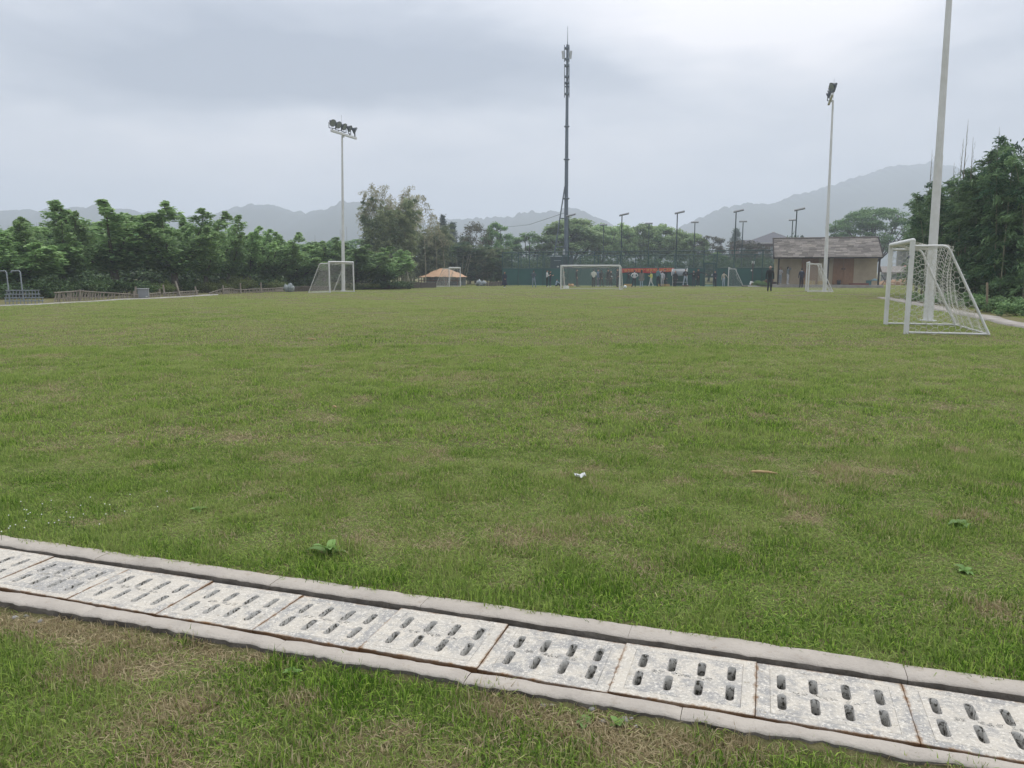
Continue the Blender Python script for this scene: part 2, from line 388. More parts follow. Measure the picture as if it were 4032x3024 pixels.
hill('hill', [(560, 990), (680, 890), (760, 862), (805, 850), (900, 830), (985, 810), (1015, 803), (1040, 800), (1088, 804), (1120, 815), (1151, 828), (1213, 842), (1247, 830), (1315, 818), (1360, 806), (1406, 797), (1470, 800), (1540, 825), (1620, 860), (1690, 885), (1740, 930), (1800, 1000)], 1120, 430, 5)
hill('hill', [(1500, 1000), (1600, 930), (1690, 880), (1758, 866), (1830, 862), (1900, 858), (2015, 855), (2050, 842), (2080, 834), (2110, 832), (2150, 834), (2205, 831), (2240, 825), (2267, 823), (2300, 830), (2342, 858), (2399, 880), (2440, 890), (2520, 915), (2600, 950), (2700, 1000)], 1180, 420, 9)
hill('hill', [(2480, 1000), (2600, 935), (2665, 908), (2747, 862), (2803, 834), (2850, 822), (2905, 806), (2947, 802), (3047, 801), (3109, 781), (3150, 763), (3264, 735), (3400, 690), (3470, 668), (3540, 651), (3633, 647), (3721, 652), (3850, 690), (4032, 720), (4300, 700), (4700, 780), (5100, 900)], 1150, 460, 12)

# ------------------------------------------------------------------ haze
hz = MB().box((0, 1250, 85.5), (6400, 3800, 187)).build('haze', None, kind='stuff')
hm = bpy.data.materials.new('haze_air'); hm.use_nodes = True; nt = hm.node_tree; nt.nodes.clear()
o_ = nt.nodes.new('ShaderNodeOutputMaterial'); v_ = nt.nodes.new('ShaderNodeVolumePrincipled')
v_.inputs['Color'].default_value = (.83, .90, 1.0, 1); v_.inputs['Density'].default_value = .00105; v_.inputs['Anisotropy'].default_value = .2
nt.links.new(v_.outputs[0], o_.inputs['Volume']); hz.data.materials.clear(); hz.data.materials.append(hm)
hz['label'] = 'pale grey blue haze veiling the far hills'; hz['category'] = 'haze'

# ------------------------------------------------------------------ grass
def grass_mat():
    m = bpy.data.materials.new('grass_blade'); m.use_nodes = True; nt = m.node_tree; nt.nodes.clear(); N = nt.nodes.new; L = nt.links.new
    out = N('ShaderNodeOutputMaterial')
    def attr(n, t='GEOMETRY'):
        a = N('ShaderNodeAttribute'); a.attribute_name = n; a.attribute_type = t; return a.outputs['Fac']
    rnd, dry, tint, paint = attr('rnd'), attr('dry', 'INSTANCER'), attr('tint', 'INSTANCER'), attr('paint', 'INSTANCER')
    def mix(f, a, b):
        x = N('ShaderNodeMix'); x.data_type = 'RGBA'
        if isinstance(f, float): x.inputs[0].default_value = f
        else: L(f, x.inputs[0])
        for i, c in ((6, a), (7, b)):
            if isinstance(c, tuple): x.inputs[i].default_value = (*c, 1)
            else: L(c, x.inputs[i])
        return x.outputs[2]
    r = N('ShaderNodeValToRGB'); cr = r.color_ramp
    cr.elements[0].position = 0; cr.elements[0].color = (.035, .085, .010, 1)
    cr.elements[1].position = 1; cr.elements[1].color = (.45, .60, .11, 1)
    e = cr.elements.new(.58); e.color = (.145, .29, .022, 1)
    L(rnd, r.inputs[0])
    g2 = mix(tint, r.outputs[0], (.38, .44, .145))
    # a blade is dry when its own number falls under the tuft's dryness
    ad = N('ShaderNodeMath'); ad.operation = 'SUBTRACT'; L(dry, ad.inputs[0]); L(attr('rnd2'), ad.inputs[1])
    st = N('ShaderNodeMapRange'); st.inputs[1].default_value = -.08; st.inputs[2].default_value = .08; L(ad.outputs[0], st.inputs[0])
    dr = mix(rnd, (.28, .22, .12), (.60, .50, .31))
    c = mix(st.outputs[0], g2, dr)
    c = mix(paint, c, (.75, .75, .72))
    d = N('ShaderNodeBsdfPrincipled'); d.inputs['Roughness'].default_value = .6; d.inputs['Specular IOR Level'].default_value = .2; L(c, d.inputs['Base Color'])
    t = N('ShaderNodeBsdfTranslucent'); L(c, t.inputs[0]); ms = N('ShaderNodeMixShader'); ms.inputs[0].default_value = .4
    L(d.outputs[0], ms.inputs[1]); L(t.outputs[0], ms.inputs[2]); L(ms.outputs[0], out.inputs[0]); return m
GRASS = grass_mat()
def tuft(name, nbl, rad, h, w, seed, flat=0.0, lean=.5):
    r = np.random.default_rng(seed); V = []; F = []; rn = []; r2 = []
    for i in range(nbl):
        a = r.uniform(0, 6.28); q = rad * math.sqrt(r.uniform()); bx, by = q * math.cos(a), q * math.sin(a)
        L_ = h * r.uniform(.55, 1.25); az = r.uniform(0, 6.28); ln = lean * r.uniform(.2, 1.3) + (flat if r.uniform() < .5 else 0); ww = w * r.uniform(.7, 1.3)
        dx, dy = math.cos(az), math.sin(az); sx, sy = -dy, dx
        az2 = r.uniform(0, 6.28); sx, sy = math.cos(az2), math.sin(az2)
        p = np.array([bx, by, -.008]); o = len(V)
        for k, (t, wf) in enumerate(((0, 1.), (.5, .85), (1, 0))):
            bend = ln * t * t; hh = t * math.cos(min(1.35, ln * t))
            c = p + np.array([dx * bend * L_, dy * bend * L_, hh * L_])
            if wf > 0: V.append(c - np.array([sx, sy, 0]) * ww * wf / 2); V.append(c + np.array([sx, sy, 0]) * ww * wf / 2)
            else: V.append(c)
        F += [(o, o + 1, o + 3), (o, o + 3, o + 2), (o + 2, o + 3, o + 4)]
        x = r.uniform(); y = r.uniform(); rn += [x] * 3; r2 += [y] * 3
    me = npmesh(name, V, F, GRASS, rnd=rn); at = me.attributes.new('rnd2', 'FLOAT', 'FACE'); at.data.foreach_set('value', np.array(r2, np.float32))
    return bpy.data.objects.new(name, me)
def grass_field(name, pts, tufts, label, attrs):
    me = bpy.data.meshes.new(name); me.vertices.add(len(pts)); me.vertices.foreach_set('co', np.asarray(pts, np.float32).ravel())
    for k, v in attrs.items():
        ty = 'INT' if k == 'typ' else 'FLOAT'; at = me.attributes.new(k, ty, 'POINT'); at.data.foreach_set('value', v.astype(np.int32 if ty == 'INT' else np.float32))
    me.update(); o = ob(name, me, kind='stuff', label=label, cat='grass')
    ng = bpy.data.node_groups.new(name, 'GeometryNodeTree')
    ng.interface.new_socket('Geometry', in_out='INPUT', socket_type='NodeSocketGeometry'); ng.interface.new_socket('Geometry', in_out='OUTPUT', socket_type='NodeSocketGeometry')
    N = ng.nodes.new; L = ng.links.new; gi = N('NodeGroupInput'); go = N('NodeGroupOutput')
    def named(n, t='FLOAT'):
        a = N('GeometryNodeInputNamedAttribute'); a.data_type = t; a.inputs['Name'].default_value = n; return a.outputs['Attribute']
    jn = N('GeometryNodeGeometryToInstance'); ip = N('GeometryNodeInstanceOnPoints')
    for t in reversed(tufts):
        oi = N('GeometryNodeObjectInfo'); oi.inputs['Object'].default_value = t; oi.inputs['As Instance'].default_value = True; L(oi.outputs['Geometry'], jn.inputs[0])
    ip.inputs['Pick Instance'].default_value = True
    L(gi.outputs[0], ip.inputs['Points']); L(jn.outputs[0], ip.inputs['Instance']); L(named('typ', 'INT'), ip.inputs['Instance Index'])
    cx = N('ShaderNodeCombineXYZ'); L(named('rz'), cx.inputs[2]); L(cx.outputs[0], ip.inputs['Rotation'])
    cs = N('ShaderNodeCombineXYZ'); L(named('sxy'), cs.inputs[0]); L(named('sxy'), cs.inputs[1]); L(named('sz'), cs.inputs[2]); L(cs.outputs[0], ip.inputs['Scale'])
    L(ip.outputs[0], go.inputs[0]); md = o.modifiers.new('scatter', 'NODES'); md.node_group = ng; return o

def in_lawn(x, y):
    # left of the pitch the lawn stops at the edge strip, right of it at the footpath
    def side(p, q): return (q.x - p.x) * (y - p.y) - (q.y - p.y) * (x - p.x)
    return (side(LP0, LP1) < 0)
def on_path(x, y):
    p, q = RP0, RP1; t = (q - p); t = Vector((t.x, t.y, 0)); ln = t.length; t.normalize()
    u = (x - p.x) * t.x + (y - p.y) * t.y; w = (x - p.x) * t.y - (y - p.y) * t.x
    return (u < ln + 2) & (w > -.02) & (w < .80)
LINEY = [gp(x, 1139.0) for x in (1880, 2460)]
STRAW = [(gp(px, py), s) for px, py, s in ((3420, 1860, .34), (3330, 1900, .3), (700, 1700, .3), (970, 1725, .34), (350, 1670, .26), (2330, 1850, .2), (2270, 2130, .16), (1460, 2125, .2), (3870, 2400, .22), (2000, 2290, .16), (2560, 2230, .2), (3250, 1250, 1.1), (3430, 1290, .9), (3900, 1540, .4), (180, 1400, .5), (1250, 1650, .25), (2750, 1230, 1.0), (400, 2460, .26), (720, 2540, .22), (1000, 2590, .2), (1900, 2850, .2), (1600, 2900, .16), (2560, 2960, .2), (700, 2800, .2), (300, 2650, .2), (1250, 2760, .14), (3000, 2960, .12))]
def scatter(y0, y1, spacing, seed, wide=.74, xpad=.6):
    r = np.random.default_rng(seed); P = []
    rows = np.arange(y0, y1, spacing)
    for y in rows:
        w = wide * y + xpad; n = int(2 * w / spacing); x = np.linspace(-w, w, n) + r.uniform(-.5, .5, n) * spacing * 1.3
        P.append(np.stack([x, y + r.uniform(-.5, .5, n) * spacing * 1.3], -1))
    P = np.concatenate(P); x, y = P[:, 0], P[:, 1]; b = x * AY.x + y * AY.y
    e = (fbm(x * 5, y * 5, 2, 3) - .5) * .05
    ac = x * AX.x + y * AX.y; keep = ((b < 2.479 + .009 * ac + e) | (b > 3.072 + e * .9)) & ~on_path(x, y) & in_lawn(x, y)
    P = P[keep]; x, y = P[:, 0], P[:, 1]; b = x * AY.x + y * AY.y; r = np.random.default_rng(seed + 1); n = len(P)
    dry = .13 + .45 * np.clip((fbm(x * 1.7, y * 1.7, 11, 4) - .66) * 6, 0, 1) + .6 * np.clip((fbm(x * 5, y * 5, 17, 3) - .60) * 5, 0, 1) + .25 * (fbm(x * .5, y * .5, 19, 2) - .5)
    ac = x * AX.x + y * AX.y; nk = np.clip(1 - np.abs(b - 2.38 - .009 * ac) / .17, 0, 1); dry = dry + nk * np.clip((fbm(x * 2.2 + 3, y * 2.2, 21, 2) - .38) * 4, 0, 1) * .95
    near = b < 2.46; dry = np.where(near, dry + .18, dry)
    green = np.clip((fbm(x * .9 + 7, y * .9, 31, 3) - .55) * 5, 0, 1)
    lush = np.exp(-(((x + .42) / .42) ** 2 + ((b - 2.36) / .11) ** 2)) + .6 * np.exp(-(((x + 2.0) / .4) ** 2 + ((b - 1.95) / .3) ** 2)) + .8 * np.exp(-(((x - .9) / .35) ** 2 + ((b - 2.33) / .12) ** 2))
    straw = np.zeros(n); wob = 1 + 1.1 * (fbm(x * 7, y * 7, 61, 3) - .5)
    for c, sx_ in STRAW: straw = np.maximum(straw, np.exp(-((((x - c.x) / sx_) ** 2 + ((y - c.y) / (sx_ * .7)) ** 2) * wob * 1.4)))
    straw = straw * np.clip(.25 + 2.2 * (fbm(x * 9, y * 9, 63, 2) - .3), 0, 1)
    edge = np.exp(-((b - 3.17) / .12) ** 2) * .9
    dry = np.clip(dry + straw * .75 - green * .3 - lush * 1.2 - edge * .55, .02, .97)
    tint = np.clip(.12 + .6 * (fbm(x * .35, y * .35, 41, 3) - .45) + .9 * (fbm(x * 3.5, y * 3.5, 43, 3) - .5) + r.uniform(-.35, .35, n) + np.minimum(y / 42, .75), 0, .95) * np.clip(1 - .6 * lush, 0, 1)
    hgt = .70 + 2.4 * (fbm(x * 4.3, y * 4.3, 51, 3) - .42) + .35 * green + lush * .9 + edge * .45 - .35 * np.clip(dry - .4, 0, 1)
    q0, q1 = LINEY; t = (q1 - q0); ln = math.hypot(t.x, t.y); dl = np.abs((x - q0.x) * t.y / ln - (y - q0.y) * t.x / ln)
    al = ((x - q0.x) * t.x + (y - q0.y) * t.y) / ln
    paint = ((dl < .13) & (al > 0) & (al < ln) & (fbm(al * .8, dl * 0, 5, 2) > .36)).astype(float) * .8
    pts = np.stack([x, y, Gnp(x, y)], -1)
    return pts, dict(dry=dry, tint=tint, paint=paint, rz=r.uniform(0, 6.28, n), sxy=r.uniform(.8, 1.25, n), sz=np.clip(hgt, .35, 2.6) * r.uniform(.8, 1.25, n), typ=r.integers(0, 4, n))
TA = [tuft('grass_tuft', 30, .05, .044, .0040, 100 + i, flat=.5 if i % 2 else .9, lean=.7) for i in range(4)]
TB = [tuft('grass_tuft', 36, .085, .044, .0058, 200 + i, flat=.5, lean=.7) for i in range(4)]
TC = [tuft('grass_tuft', 44, .20, .038, .011, 300 + i, flat=.4, lean=.7) for i in range(4)]
TD = [tuft('grass_tuft', 50, .50, .030, .024, 400 + i, flat=.4, lean=.7) for i in range(4)]
for args, tf, nm, lb_ in (((1.35, 6.2, .038, 1), TA, 'grass', 'short patchy lawn grass with dry straw around the drain'),
                          ((6.2, 14, .07, 2), TB, 'grass', 'mown lawn grass a few steps beyond the drain'),
                          ((14, 36, .18, 3), TC, 'grass', 'mown lawn grass across the middle of the pitch'),
                          ((36, 100, .42, 4), TD, 'grass', 'pale mown lawn grass at the far end of the pitch')):
    pts, at = scatter(*args); grass_field(nm, pts, tf, lb_, at)
# ------------------------------------------------------------------ drain covers
def cover_mat():
    m = bpy.data.materials.new('cover_composite'); m.use_nodes = True; nt = m.node_tree; N = nt.nodes.new; L = nt.links.new
    b = nt.nodes['Principled BSDF']; b.inputs['Roughness'].default_value = .75; b.inputs['Specular IOR Level'].default_value = .25
    tc = N('ShaderNodeTexCoord'); oi = N('ShaderNodeObjectInfo')
    # offset the pattern by the place of the cover so that no two covers are worn alike
    ge = N('ShaderNodeNewGeometry'); pos = ge.outputs['Position']
    def ns(sc, det=6, ro=.65, dist=0, v=pos):
        n = N('ShaderNodeTexNoise'); n.inputs['Scale'].default_value = sc; n.inputs['Detail'].default_value = det; n.inputs['Roughness'].default_value = ro; n.inputs['Distortion'].default_value = dist
        L(v, n.inputs['Vector']); return n.outputs['Fac']
    def mr(f, lo, hi):
        r = N('ShaderNodeMapRange'); r.inputs[1].default_value = lo; r.inputs[2].default_value = hi; L(f, r.inputs[0]); return r.outputs[0]
    def mix(f, a, c):
        x = N('ShaderNodeMix'); x.data_type = 'RGBA'; L(f, x.inputs[0])
        for i, cc in ((6, a), (7, c)):
            if isinstance(cc, tuple): x.inputs[i].default_value = (*cc, 1)
            else: L(cc, x.inputs[i])
        return x.outputs[2]
    def ma(op, a, c):
        n = N('ShaderNodeMath'); n.operation = op
        for i, v in enumerate((a, c)):
            if isinstance(v, (int, float)): n.inputs[i].default_value = v
            else: L(v, n.inputs[i])
        return n.outputs[0]
    c = mix(mr(ns(7, 5, .6, .6), .38, .66), (.56, .51, .425), (.46, .43, .375))          # cream to pale grey
    pn = ma('ADD', ns(9, 9, .78, .4), ma('MULTIPLY', ma('SUBTRACT', oi.outputs['Random'], .5), .16))
    c = mix(mr(pn, .47, .60), c, (.32, .31, .29))                         # blue grey worn patches
    c = mix(mr(ns(75, 8, .8), .53, .57), c, (.66, .62, .54))                             # chipped white flecks
    c = mix(mr(ns(120, 3, .6), .64, .70), c, (.16, .14, .12))
    c = mix(mr(ns(26, 6, .7), .60, .72), c, (.30, .26, .19))                             # specks
    # rust creeping from the long edges and ends of the plate
    sx = N('ShaderNodeSeparateXYZ'); L(tc.outputs['Object'], sx.inputs[0])
    ex = ma('SUBTRACT', .25, ma('ABSOLUTE', sx.outputs[0], 0)); ey = ma('SUBTRACT', .1875, ma('ABSOLUTE', sx.outputs[1], 0))
    e = ma('MINIMUM', ex, ey); e = ma('ADD', e, ma('MULTIPLY', ma('SUBTRACT', ns(18, 5, .7), .5), .045))
    c = mix(mr(e, .005, -.007), c, (.20, .105, .04))
    # flanks: pale colour paints in light on the slot walls, with dark moss streaks
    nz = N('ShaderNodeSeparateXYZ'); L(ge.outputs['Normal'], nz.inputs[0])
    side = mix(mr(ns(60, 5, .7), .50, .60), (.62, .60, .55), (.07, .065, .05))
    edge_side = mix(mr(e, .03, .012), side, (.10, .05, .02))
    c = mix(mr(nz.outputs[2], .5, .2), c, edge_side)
    L(c, b.inputs['Base Color'])
    bp = N('ShaderNodeBump'); bp.inputs['Distance'].default_value = .003; L(ns(70, 5), bp.inputs['Height']); L(bp.outputs[0], b.inputs['Normal'])
    return m
COVER = cover_mat()
def plate(outer, holes, th, bev=.002):
    cu = bpy.data.curves.new('p', 'CURVE'); cu.dimensions = '2D'; cu.fill_mode = 'BOTH'; cu.extrude = th / 2 - bev; cu.bevel_depth = bev; cu.bevel_resolution = 1
    for pl in [outer] + holes:
        s = cu.splines.new('POLY'); s.points.add(len(pl) - 1); s.use_cyclic_u = True
        for p, q in zip(s.points, pl): p.co = (q[0], q[1], 0, 1)
    o = bpy.data.objects.new('p', cu); COL.objects.link(o); bpy.context.view_layer.update()
    me = bpy.data.meshes.new_from_object(o.evaluated_get(bpy.context.evaluated_depsgraph_get())); bpy.data.objects.remove(o); bpy.data.curves.remove(cu)
    me.materials.clear(); me.materials.append(COVER); return me
def rect(hx, hy): return [(-hx, -hy), (hx, -hy), (hx, hy), (-hx, hy)]
def stadium(cx, cy_, hw, hl, n=6):
    return [(cx + hw * math.cos(a), cy_ + (hl - hw) + hw * math.sin(a)) for a in (math.pi * i / n for i in range(n + 1))] + \
           [(cx + hw * math.cos(a), cy_ - (hl - hw) + hw * math.sin(a)) for a in (math.pi + math.pi * i / n for i in range(n + 1))]
slots = [stadium(-.165 + .11 * i, s * .068, .0170, .055) for i in range(4) for s in (-1, 1)]
panel_me = plate(rect(.2022, .151), slots, .085); frame_me = plate(rect(.2509, .1875), [rect(.2068, .1552)], .085)
def worn_lettering(seed):           # raised cast characters, too worn to read
    r = random.Random(seed); m = MB(); x = -.115
    for grp in (2, 3, 2):
        for _ in range(grp):
            for k in range(5):
                a = r.choice((0, 0, 1.57, .8, -.8)); l = r.uniform(.008, .017)
                m.box((x + r.uniform(-.008, .008), r.uniform(-.009, .009), .0005), (l, .0028, .003), (0, 0, a))
            x += .026
        x += .022
    return m.mesh('lettering', COVER)
letter_me = [worn_lettering(i) for i in range(3)]
sup_me = MB().box((0, 0, 0), (.50, .375, .004)).mesh('x', COVER)
random.seed(11)
ords = ['first', 'second', 'third', 'fourth', 'fifth', 'sixth', 'seventh', 'eighth', 'ninth', 'tenth', 'eleventh', 'twelfth']
ORDW = {1: 'at the right edge of the picture'}
for n, k in enumerate(range(1, -9, -1)):
    a = .035 + .507 * k + .25; b = 2.757
    p = AX * a + AY * b
    lab = 'white slotted drain cover, %s from the right end of the row' % ords[n] if n else 'white slotted drain cover cut off by the right edge of the picture'
    if n == 9: lab = 'white slotted drain cover cut off by the left edge of the picture'
    t = thing('drain_cover', lab, 'drain cover', (p.x, p.y, -.027 + random.uniform(-.005, .004)), (random.uniform(-.012, .012), random.uniform(-.008, .008), ROT + random.uniform(-.010, .010)), 'covers over the drain channel')
    ob('panel', panel_me, t, loc=(0, 0, -.0175)); ob('frame', frame_me, t, loc=(0, 0, -.0175)); ob('lettering', letter_me[n % 3], t, loc=(0, 0, .0255), kind='stuff')

# ------------------------------------------------------------------ small things on the lawn
PAPER = M('paper', (.80, .80, .78), .8)
p = gp(2283, 1893)
m = MB(); g = 5
vs = [((i / g - .5) * .075, (j / g - .5) * .05, .012 + .035 * abs(i / g - .55) + .012 * math.sin(i * 2.1 + j * 1.7)) for i in range(g + 1) for j in range(g + 1)]
m.add(vs, [(i * (g + 1) + j, (i + 1) * (g + 1) + j, (i + 1) * (g + 1) + j + 1, i * (g + 1) + j + 1) for i in range(g) for j in range(g)])
o = m.build('paper_scrap', PAPER, loc=p + Vector((0, 0, .02)), rot=.5, label='crumpled scrap of white paper on the lawn', cat='paper')
o.modifiers.new('t', 'SOLIDIFY').thickness = .001
SHEATH = M('bamboo_sheath', (.50, .36, .19), .7, (.38, .24, .11), 20)
def sheath(px0, px1, py, lab):
    a, b = gp(px0, py), gp(px1, py + 2); c = (a + b) / 2; L_ = (b - a).length; m = MB()
    m.tube([(-L_ / 2, 0, .035), (-L_ * .2, .006, .036), (L_ * .2, 0, .034), (L_ / 2, -.008, .03)], [.008, .011, .009, .002], 6)
    return m.build('bamboo_sheath', SHEATH, loc=c, rot=math.atan2(b.y - a.y, b.x - a.x), label=lab, cat='bamboo sheath', group='dry bamboo sheaths on the lawn')
sheath(2958, 3062, 1876, 'thin tan bamboo sheath lying in front of the paper scrap, pointing sideways')
sheath(1212, 1250, 1340, 'short pale bamboo sheath lying far out on the left half of the lawn')
sheath(1312, 1326, 1613, 'small tan sheath curl lying on the lawn behind the broad weed')
sheath(3420, 3450, 1206, 'pale sheath lying in the grass in front of the near goal mouth')
sheath(2650, 2664, 1203, 'tiny pale sheath on the lawn in front of the crowd')
WEED = leaf_mat('weed_leaf', (.14, .26, .07), (.24, .38, .10), .3)
def weed(px, py, n, L_, lab, w=.3, seed=0, droop=.5):
    r = random.Random(seed); t = thing('weed', lab, 'weed', gp(px, py), r.uniform(0, 6), 'broad leaved weeds in the lawn')
    m = MB(); k = 5
    vs = []
    for i in range(k + 1):
        u = i / k; ww = w * L_ * math.sin(math.pi * min(.97, u * .9 + .1)) * .55
        x = L_ * u * .8; z = L_ * (.75 * u - droop * u * u)
        vs += [(x, -ww, z + ww * .35), (x, 0, z), (x, ww, z + ww * .35)]
    fs = [(i * 3 + j, (i + 1) * 3 + j, (i + 1) * 3 + j + 1, i * 3 + j + 1) for i in range(k) for j in range(2)]
    m.add(vs, fs, smooth=True); me = m.mesh('leaf', WEED); at = me.attributes.new('rnd', 'FLOAT', 'FACE'); at.data.foreach_set('value', np.full(len(fs), .5, np.float32))
    for i in range(n): ob('leaf', me, t, rot=(0, r.uniform(-.35, .2), 6.283 * i / n + r.uniform(-.3, .3)), scale=r.uniform(.65, 1.1))
weed(1297, 2183, 8, .15, 'broad leaved weed rosette standing up from the lawn behind the drain', seed=1)
weed(3790, 2075, 7, .10, 'low clover like weed patch in the lawn near the right edge', .5, 2, .7)
weed(2300, 2850, 6, .05, 'small pale weed by the ragged outer edge of the drain', .5, 3)
weed(2430, 2860, 7, .045, 'light green seedling with lobed leaves beside the drain edge', .5, 4)
weed(1365, 2610, 7, .035, 'tiny light green weed on the kerb above the lush grass tuft', .5, 5)
weed(1150, 2660, 6, .05, 'small round leaved weed in the near grass strip', .5, 6)
weed(780, 2015, 7, .08, 'bright green low weed in the lawn to the left of the broad weed', .5, 7)
weed(3800, 2255, 6, .07, 'flat green weed near the right part of the far kerb', .5, 8, .7)
# clover flowers on the left
r = np.random.default_rng(4); m = MB()
FLW = M('clover_white', (.82, .82, .76), .8); STM = M('clover_stem', (.10, .16, .05), .7)
for i in range(34):
    q = gp(float(np.clip(r.normal(230, 190), -60, 800)), float(np.clip(r.normal(2070, 45), 1930, 2140))); h = r.uniform(.05, .085)
    m.tube([q, q + Vector((.004, .003, h))], .0012, 3, 1); m.ball(q + Vector((.004, .003, h)), .004, .004, .003, 6, 0)
m.build('clover_flowers', [FLW, STM], label='tiny white clover flowers scattered in the grass by the left kerb', cat='flowers', kind='stuff')
# broken stones along the outer edge of the near kerb
STONE = M('edge_stone', (.24, .23, .21), .95, (.36, .34, .31), 20)
m = MB(); rr = random.Random(3)
for i in range(90):
    a = rr.uniform(-3.2, 1.6); s = rr.uniform(.006, .017)
    if fbm(np.float64(a * 2), np.float64(3.), 5) < .47: continue
    q = AX * a + AY * (2.468 + .009 * a + rr.uniform(-.05, .015)); m.blob((q.x, q.y, G(q.x, q.y) + s * .2), s, s * rr.uniform(.6, 1), s * .6, .25, i, 6)
m.build('gravel', STONE, kind='stuff', label='broken stones and mortar crumbs along the outer drain edge', cat='gravel')
# ------------------------------------------------------------------ trees: meshes
BARK = M('bark', (.09, .075, .06), .95, (.15, .13, .11), 6, bump=.01)
BARK_D = M('bark_dark', (.05, .045, .035), .95, (.09, .08, .065), 6)
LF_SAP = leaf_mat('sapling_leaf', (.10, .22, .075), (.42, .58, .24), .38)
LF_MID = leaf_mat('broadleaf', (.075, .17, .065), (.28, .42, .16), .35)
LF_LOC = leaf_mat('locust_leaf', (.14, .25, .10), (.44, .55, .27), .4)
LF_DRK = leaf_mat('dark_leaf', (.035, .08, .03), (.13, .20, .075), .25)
LF_CON = leaf_mat('conifer_needle', (.03, .065, .04), (.065, .11, .065), .2)
LF_BAM = leaf_mat('bamboo_leaf', (.04, .10, .048), (.20, .31, .13), .32)
LF_BAMD = leaf_mat('bamboo_dry_leaf', (.10, .145, .07), (.33, .37, .19), .35)
LF_BAMT = leaf_mat('bamboo_tip_leaf', (.27, .26, .155), (.46, .44, .29), .35)
LF_YEL = leaf_mat('yellow_leaf', (.09, .13, .04), (.22, .26, .09), .35)
LF_BRN = leaf_mat('brownish_leaf', (.06, .065, .035), (.14, .13, .075), .35)
CULM = M('bamboo_culm', (.15, .165, .09), .6, (.24, .23, .15), 3)
CULM_P = M('bamboo_culm_pale', (.34, .32, .23), .6, (.25, .23, .15), 3)
def leaves(C, size, r, up=.5, aspect=.6, dirs=None):
    n = len(C); nrm = r.normal(size=(n, 3)); nrm[:, 2] = np.abs(nrm[:, 2]) + up; nrm /= np.linalg.norm(nrm, axis=1)[:, None]
    t = r.normal(size=(n, 3)) if dirs is None else dirs + r.normal(size=(n, 3)) * .35
    t -= nrm * np.sum(t * nrm, 1)[:, None]; t /= np.linalg.norm(t, axis=1)[:, None] + 1e-9
    s = np.cross(nrm, t); L_ = (size * r.uniform(.6, 1.35, n))[:, None]; W = L_ * aspect
    a = C - t * L_ * .5; b = C + s * W * .5 + nrm * L_ * .06; c = C + t * L_ * .5; d = C - s * W * .5 + nrm * L_ * .06
    V = np.stack([a, b, c, d], 1).reshape(-1, 3); F = np.arange(4 * n).reshape(n, 4); return V, F
def crown_mesh(name, C, size, r, mat, up=.5, aspect=.6, rnd=None, dirs=None):
    V, F = leaves(C, size, r, up, aspect, dirs)
    return npmesh(name, V, F, mat, rnd=np.clip(rnd if rnd is not None else r.uniform(0, 1, len(C)), 0, 1))
def bez(p0, p1, p2, n): return [(p0 * (1 - t) ** 2 + p1 * 2 * t * (1 - t) + p2 * t * t) for t in np.linspace(0, 1, n)]
UNIT = {}
def variant(key, trunk, crown): UNIT[key] = (trunk, crown)
def sapling(seed, leaders=9, H=5.2, W=3.6, nl=15000):
    r = np.random.default_rng(seed); m = MB(); C = []; RN = []
    th = H * .26; tx = r.uniform(-.2, .2)
    base = Vector((0, 0, -.1)); fork = Vector((tx, r.uniform(-.1, .1), th)); m.tube([base, base.lerp(fork, .5) + Vector((.03, .02, 0)), fork], [.11, .09, .075], 7)
    per = nl // leaders
    for k in range(leaders):
        az = 6.283 * k / leaders + r.uniform(-.4, .4); out = W / 2 * r.uniform(.35, 1.0); top = H * r.uniform(.74, 1.10) * (1 - .28 * out / (W / 2) * r.uniform(.4, 1.2))
        tip = Vector((math.cos(az) * out * .95, math.sin(az) * out * .95, top)); mid = Vector((math.cos(az) * out * .8, math.sin(az) * out * .8, th + (top - th) * .42))
        st = fork.lerp(base, r.uniform(0, .25)); pts = bez(st, mid, tip, 9); m.tube(pts, [.05 - .0055 * i for i in range(9)], 5)
        # leaves hug the leader, wider low down, narrow at the tip
        t = r.beta(1.15, 1.0, per); idx = np.clip(t * 8, 0, 7.999); i0 = idx.astype(int); f = (idx - i0)[:, None]
        P = np.array([tuple(p) for p in pts]); c = P[i0] * (1 - f) + P[i0 + 1] * f
        rad = (.62 * (1 - t) ** .6 * np.where(t < .12, .5, 1) + .10)[:, None]
        g = r.normal(size=(per, 3)); g /= np.linalg.norm(g, axis=1)[:, None]
        # short side twigs make clumps
        tw = np.floor(t * 16); ta = _hash(tw, np.full(per, k + 1.), seed) * 6.283
        c = c + np.stack([np.cos(ta), np.sin(ta), np.full(per, .25)], 1) * rad * r.uniform(.1, .9, per)[:, None] + g * rad * .36
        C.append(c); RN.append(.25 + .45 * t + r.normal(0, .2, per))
    C = np.concatenate(C); C = C[C[:, 2] > th * .55]; RN = np.concatenate(RN)[:len(C)]
    return m.mesh('trunk', BARK), crown_mesh('crown', C, .125, r, LF_SAP, up=.3, aspect=.62, rnd=RN)
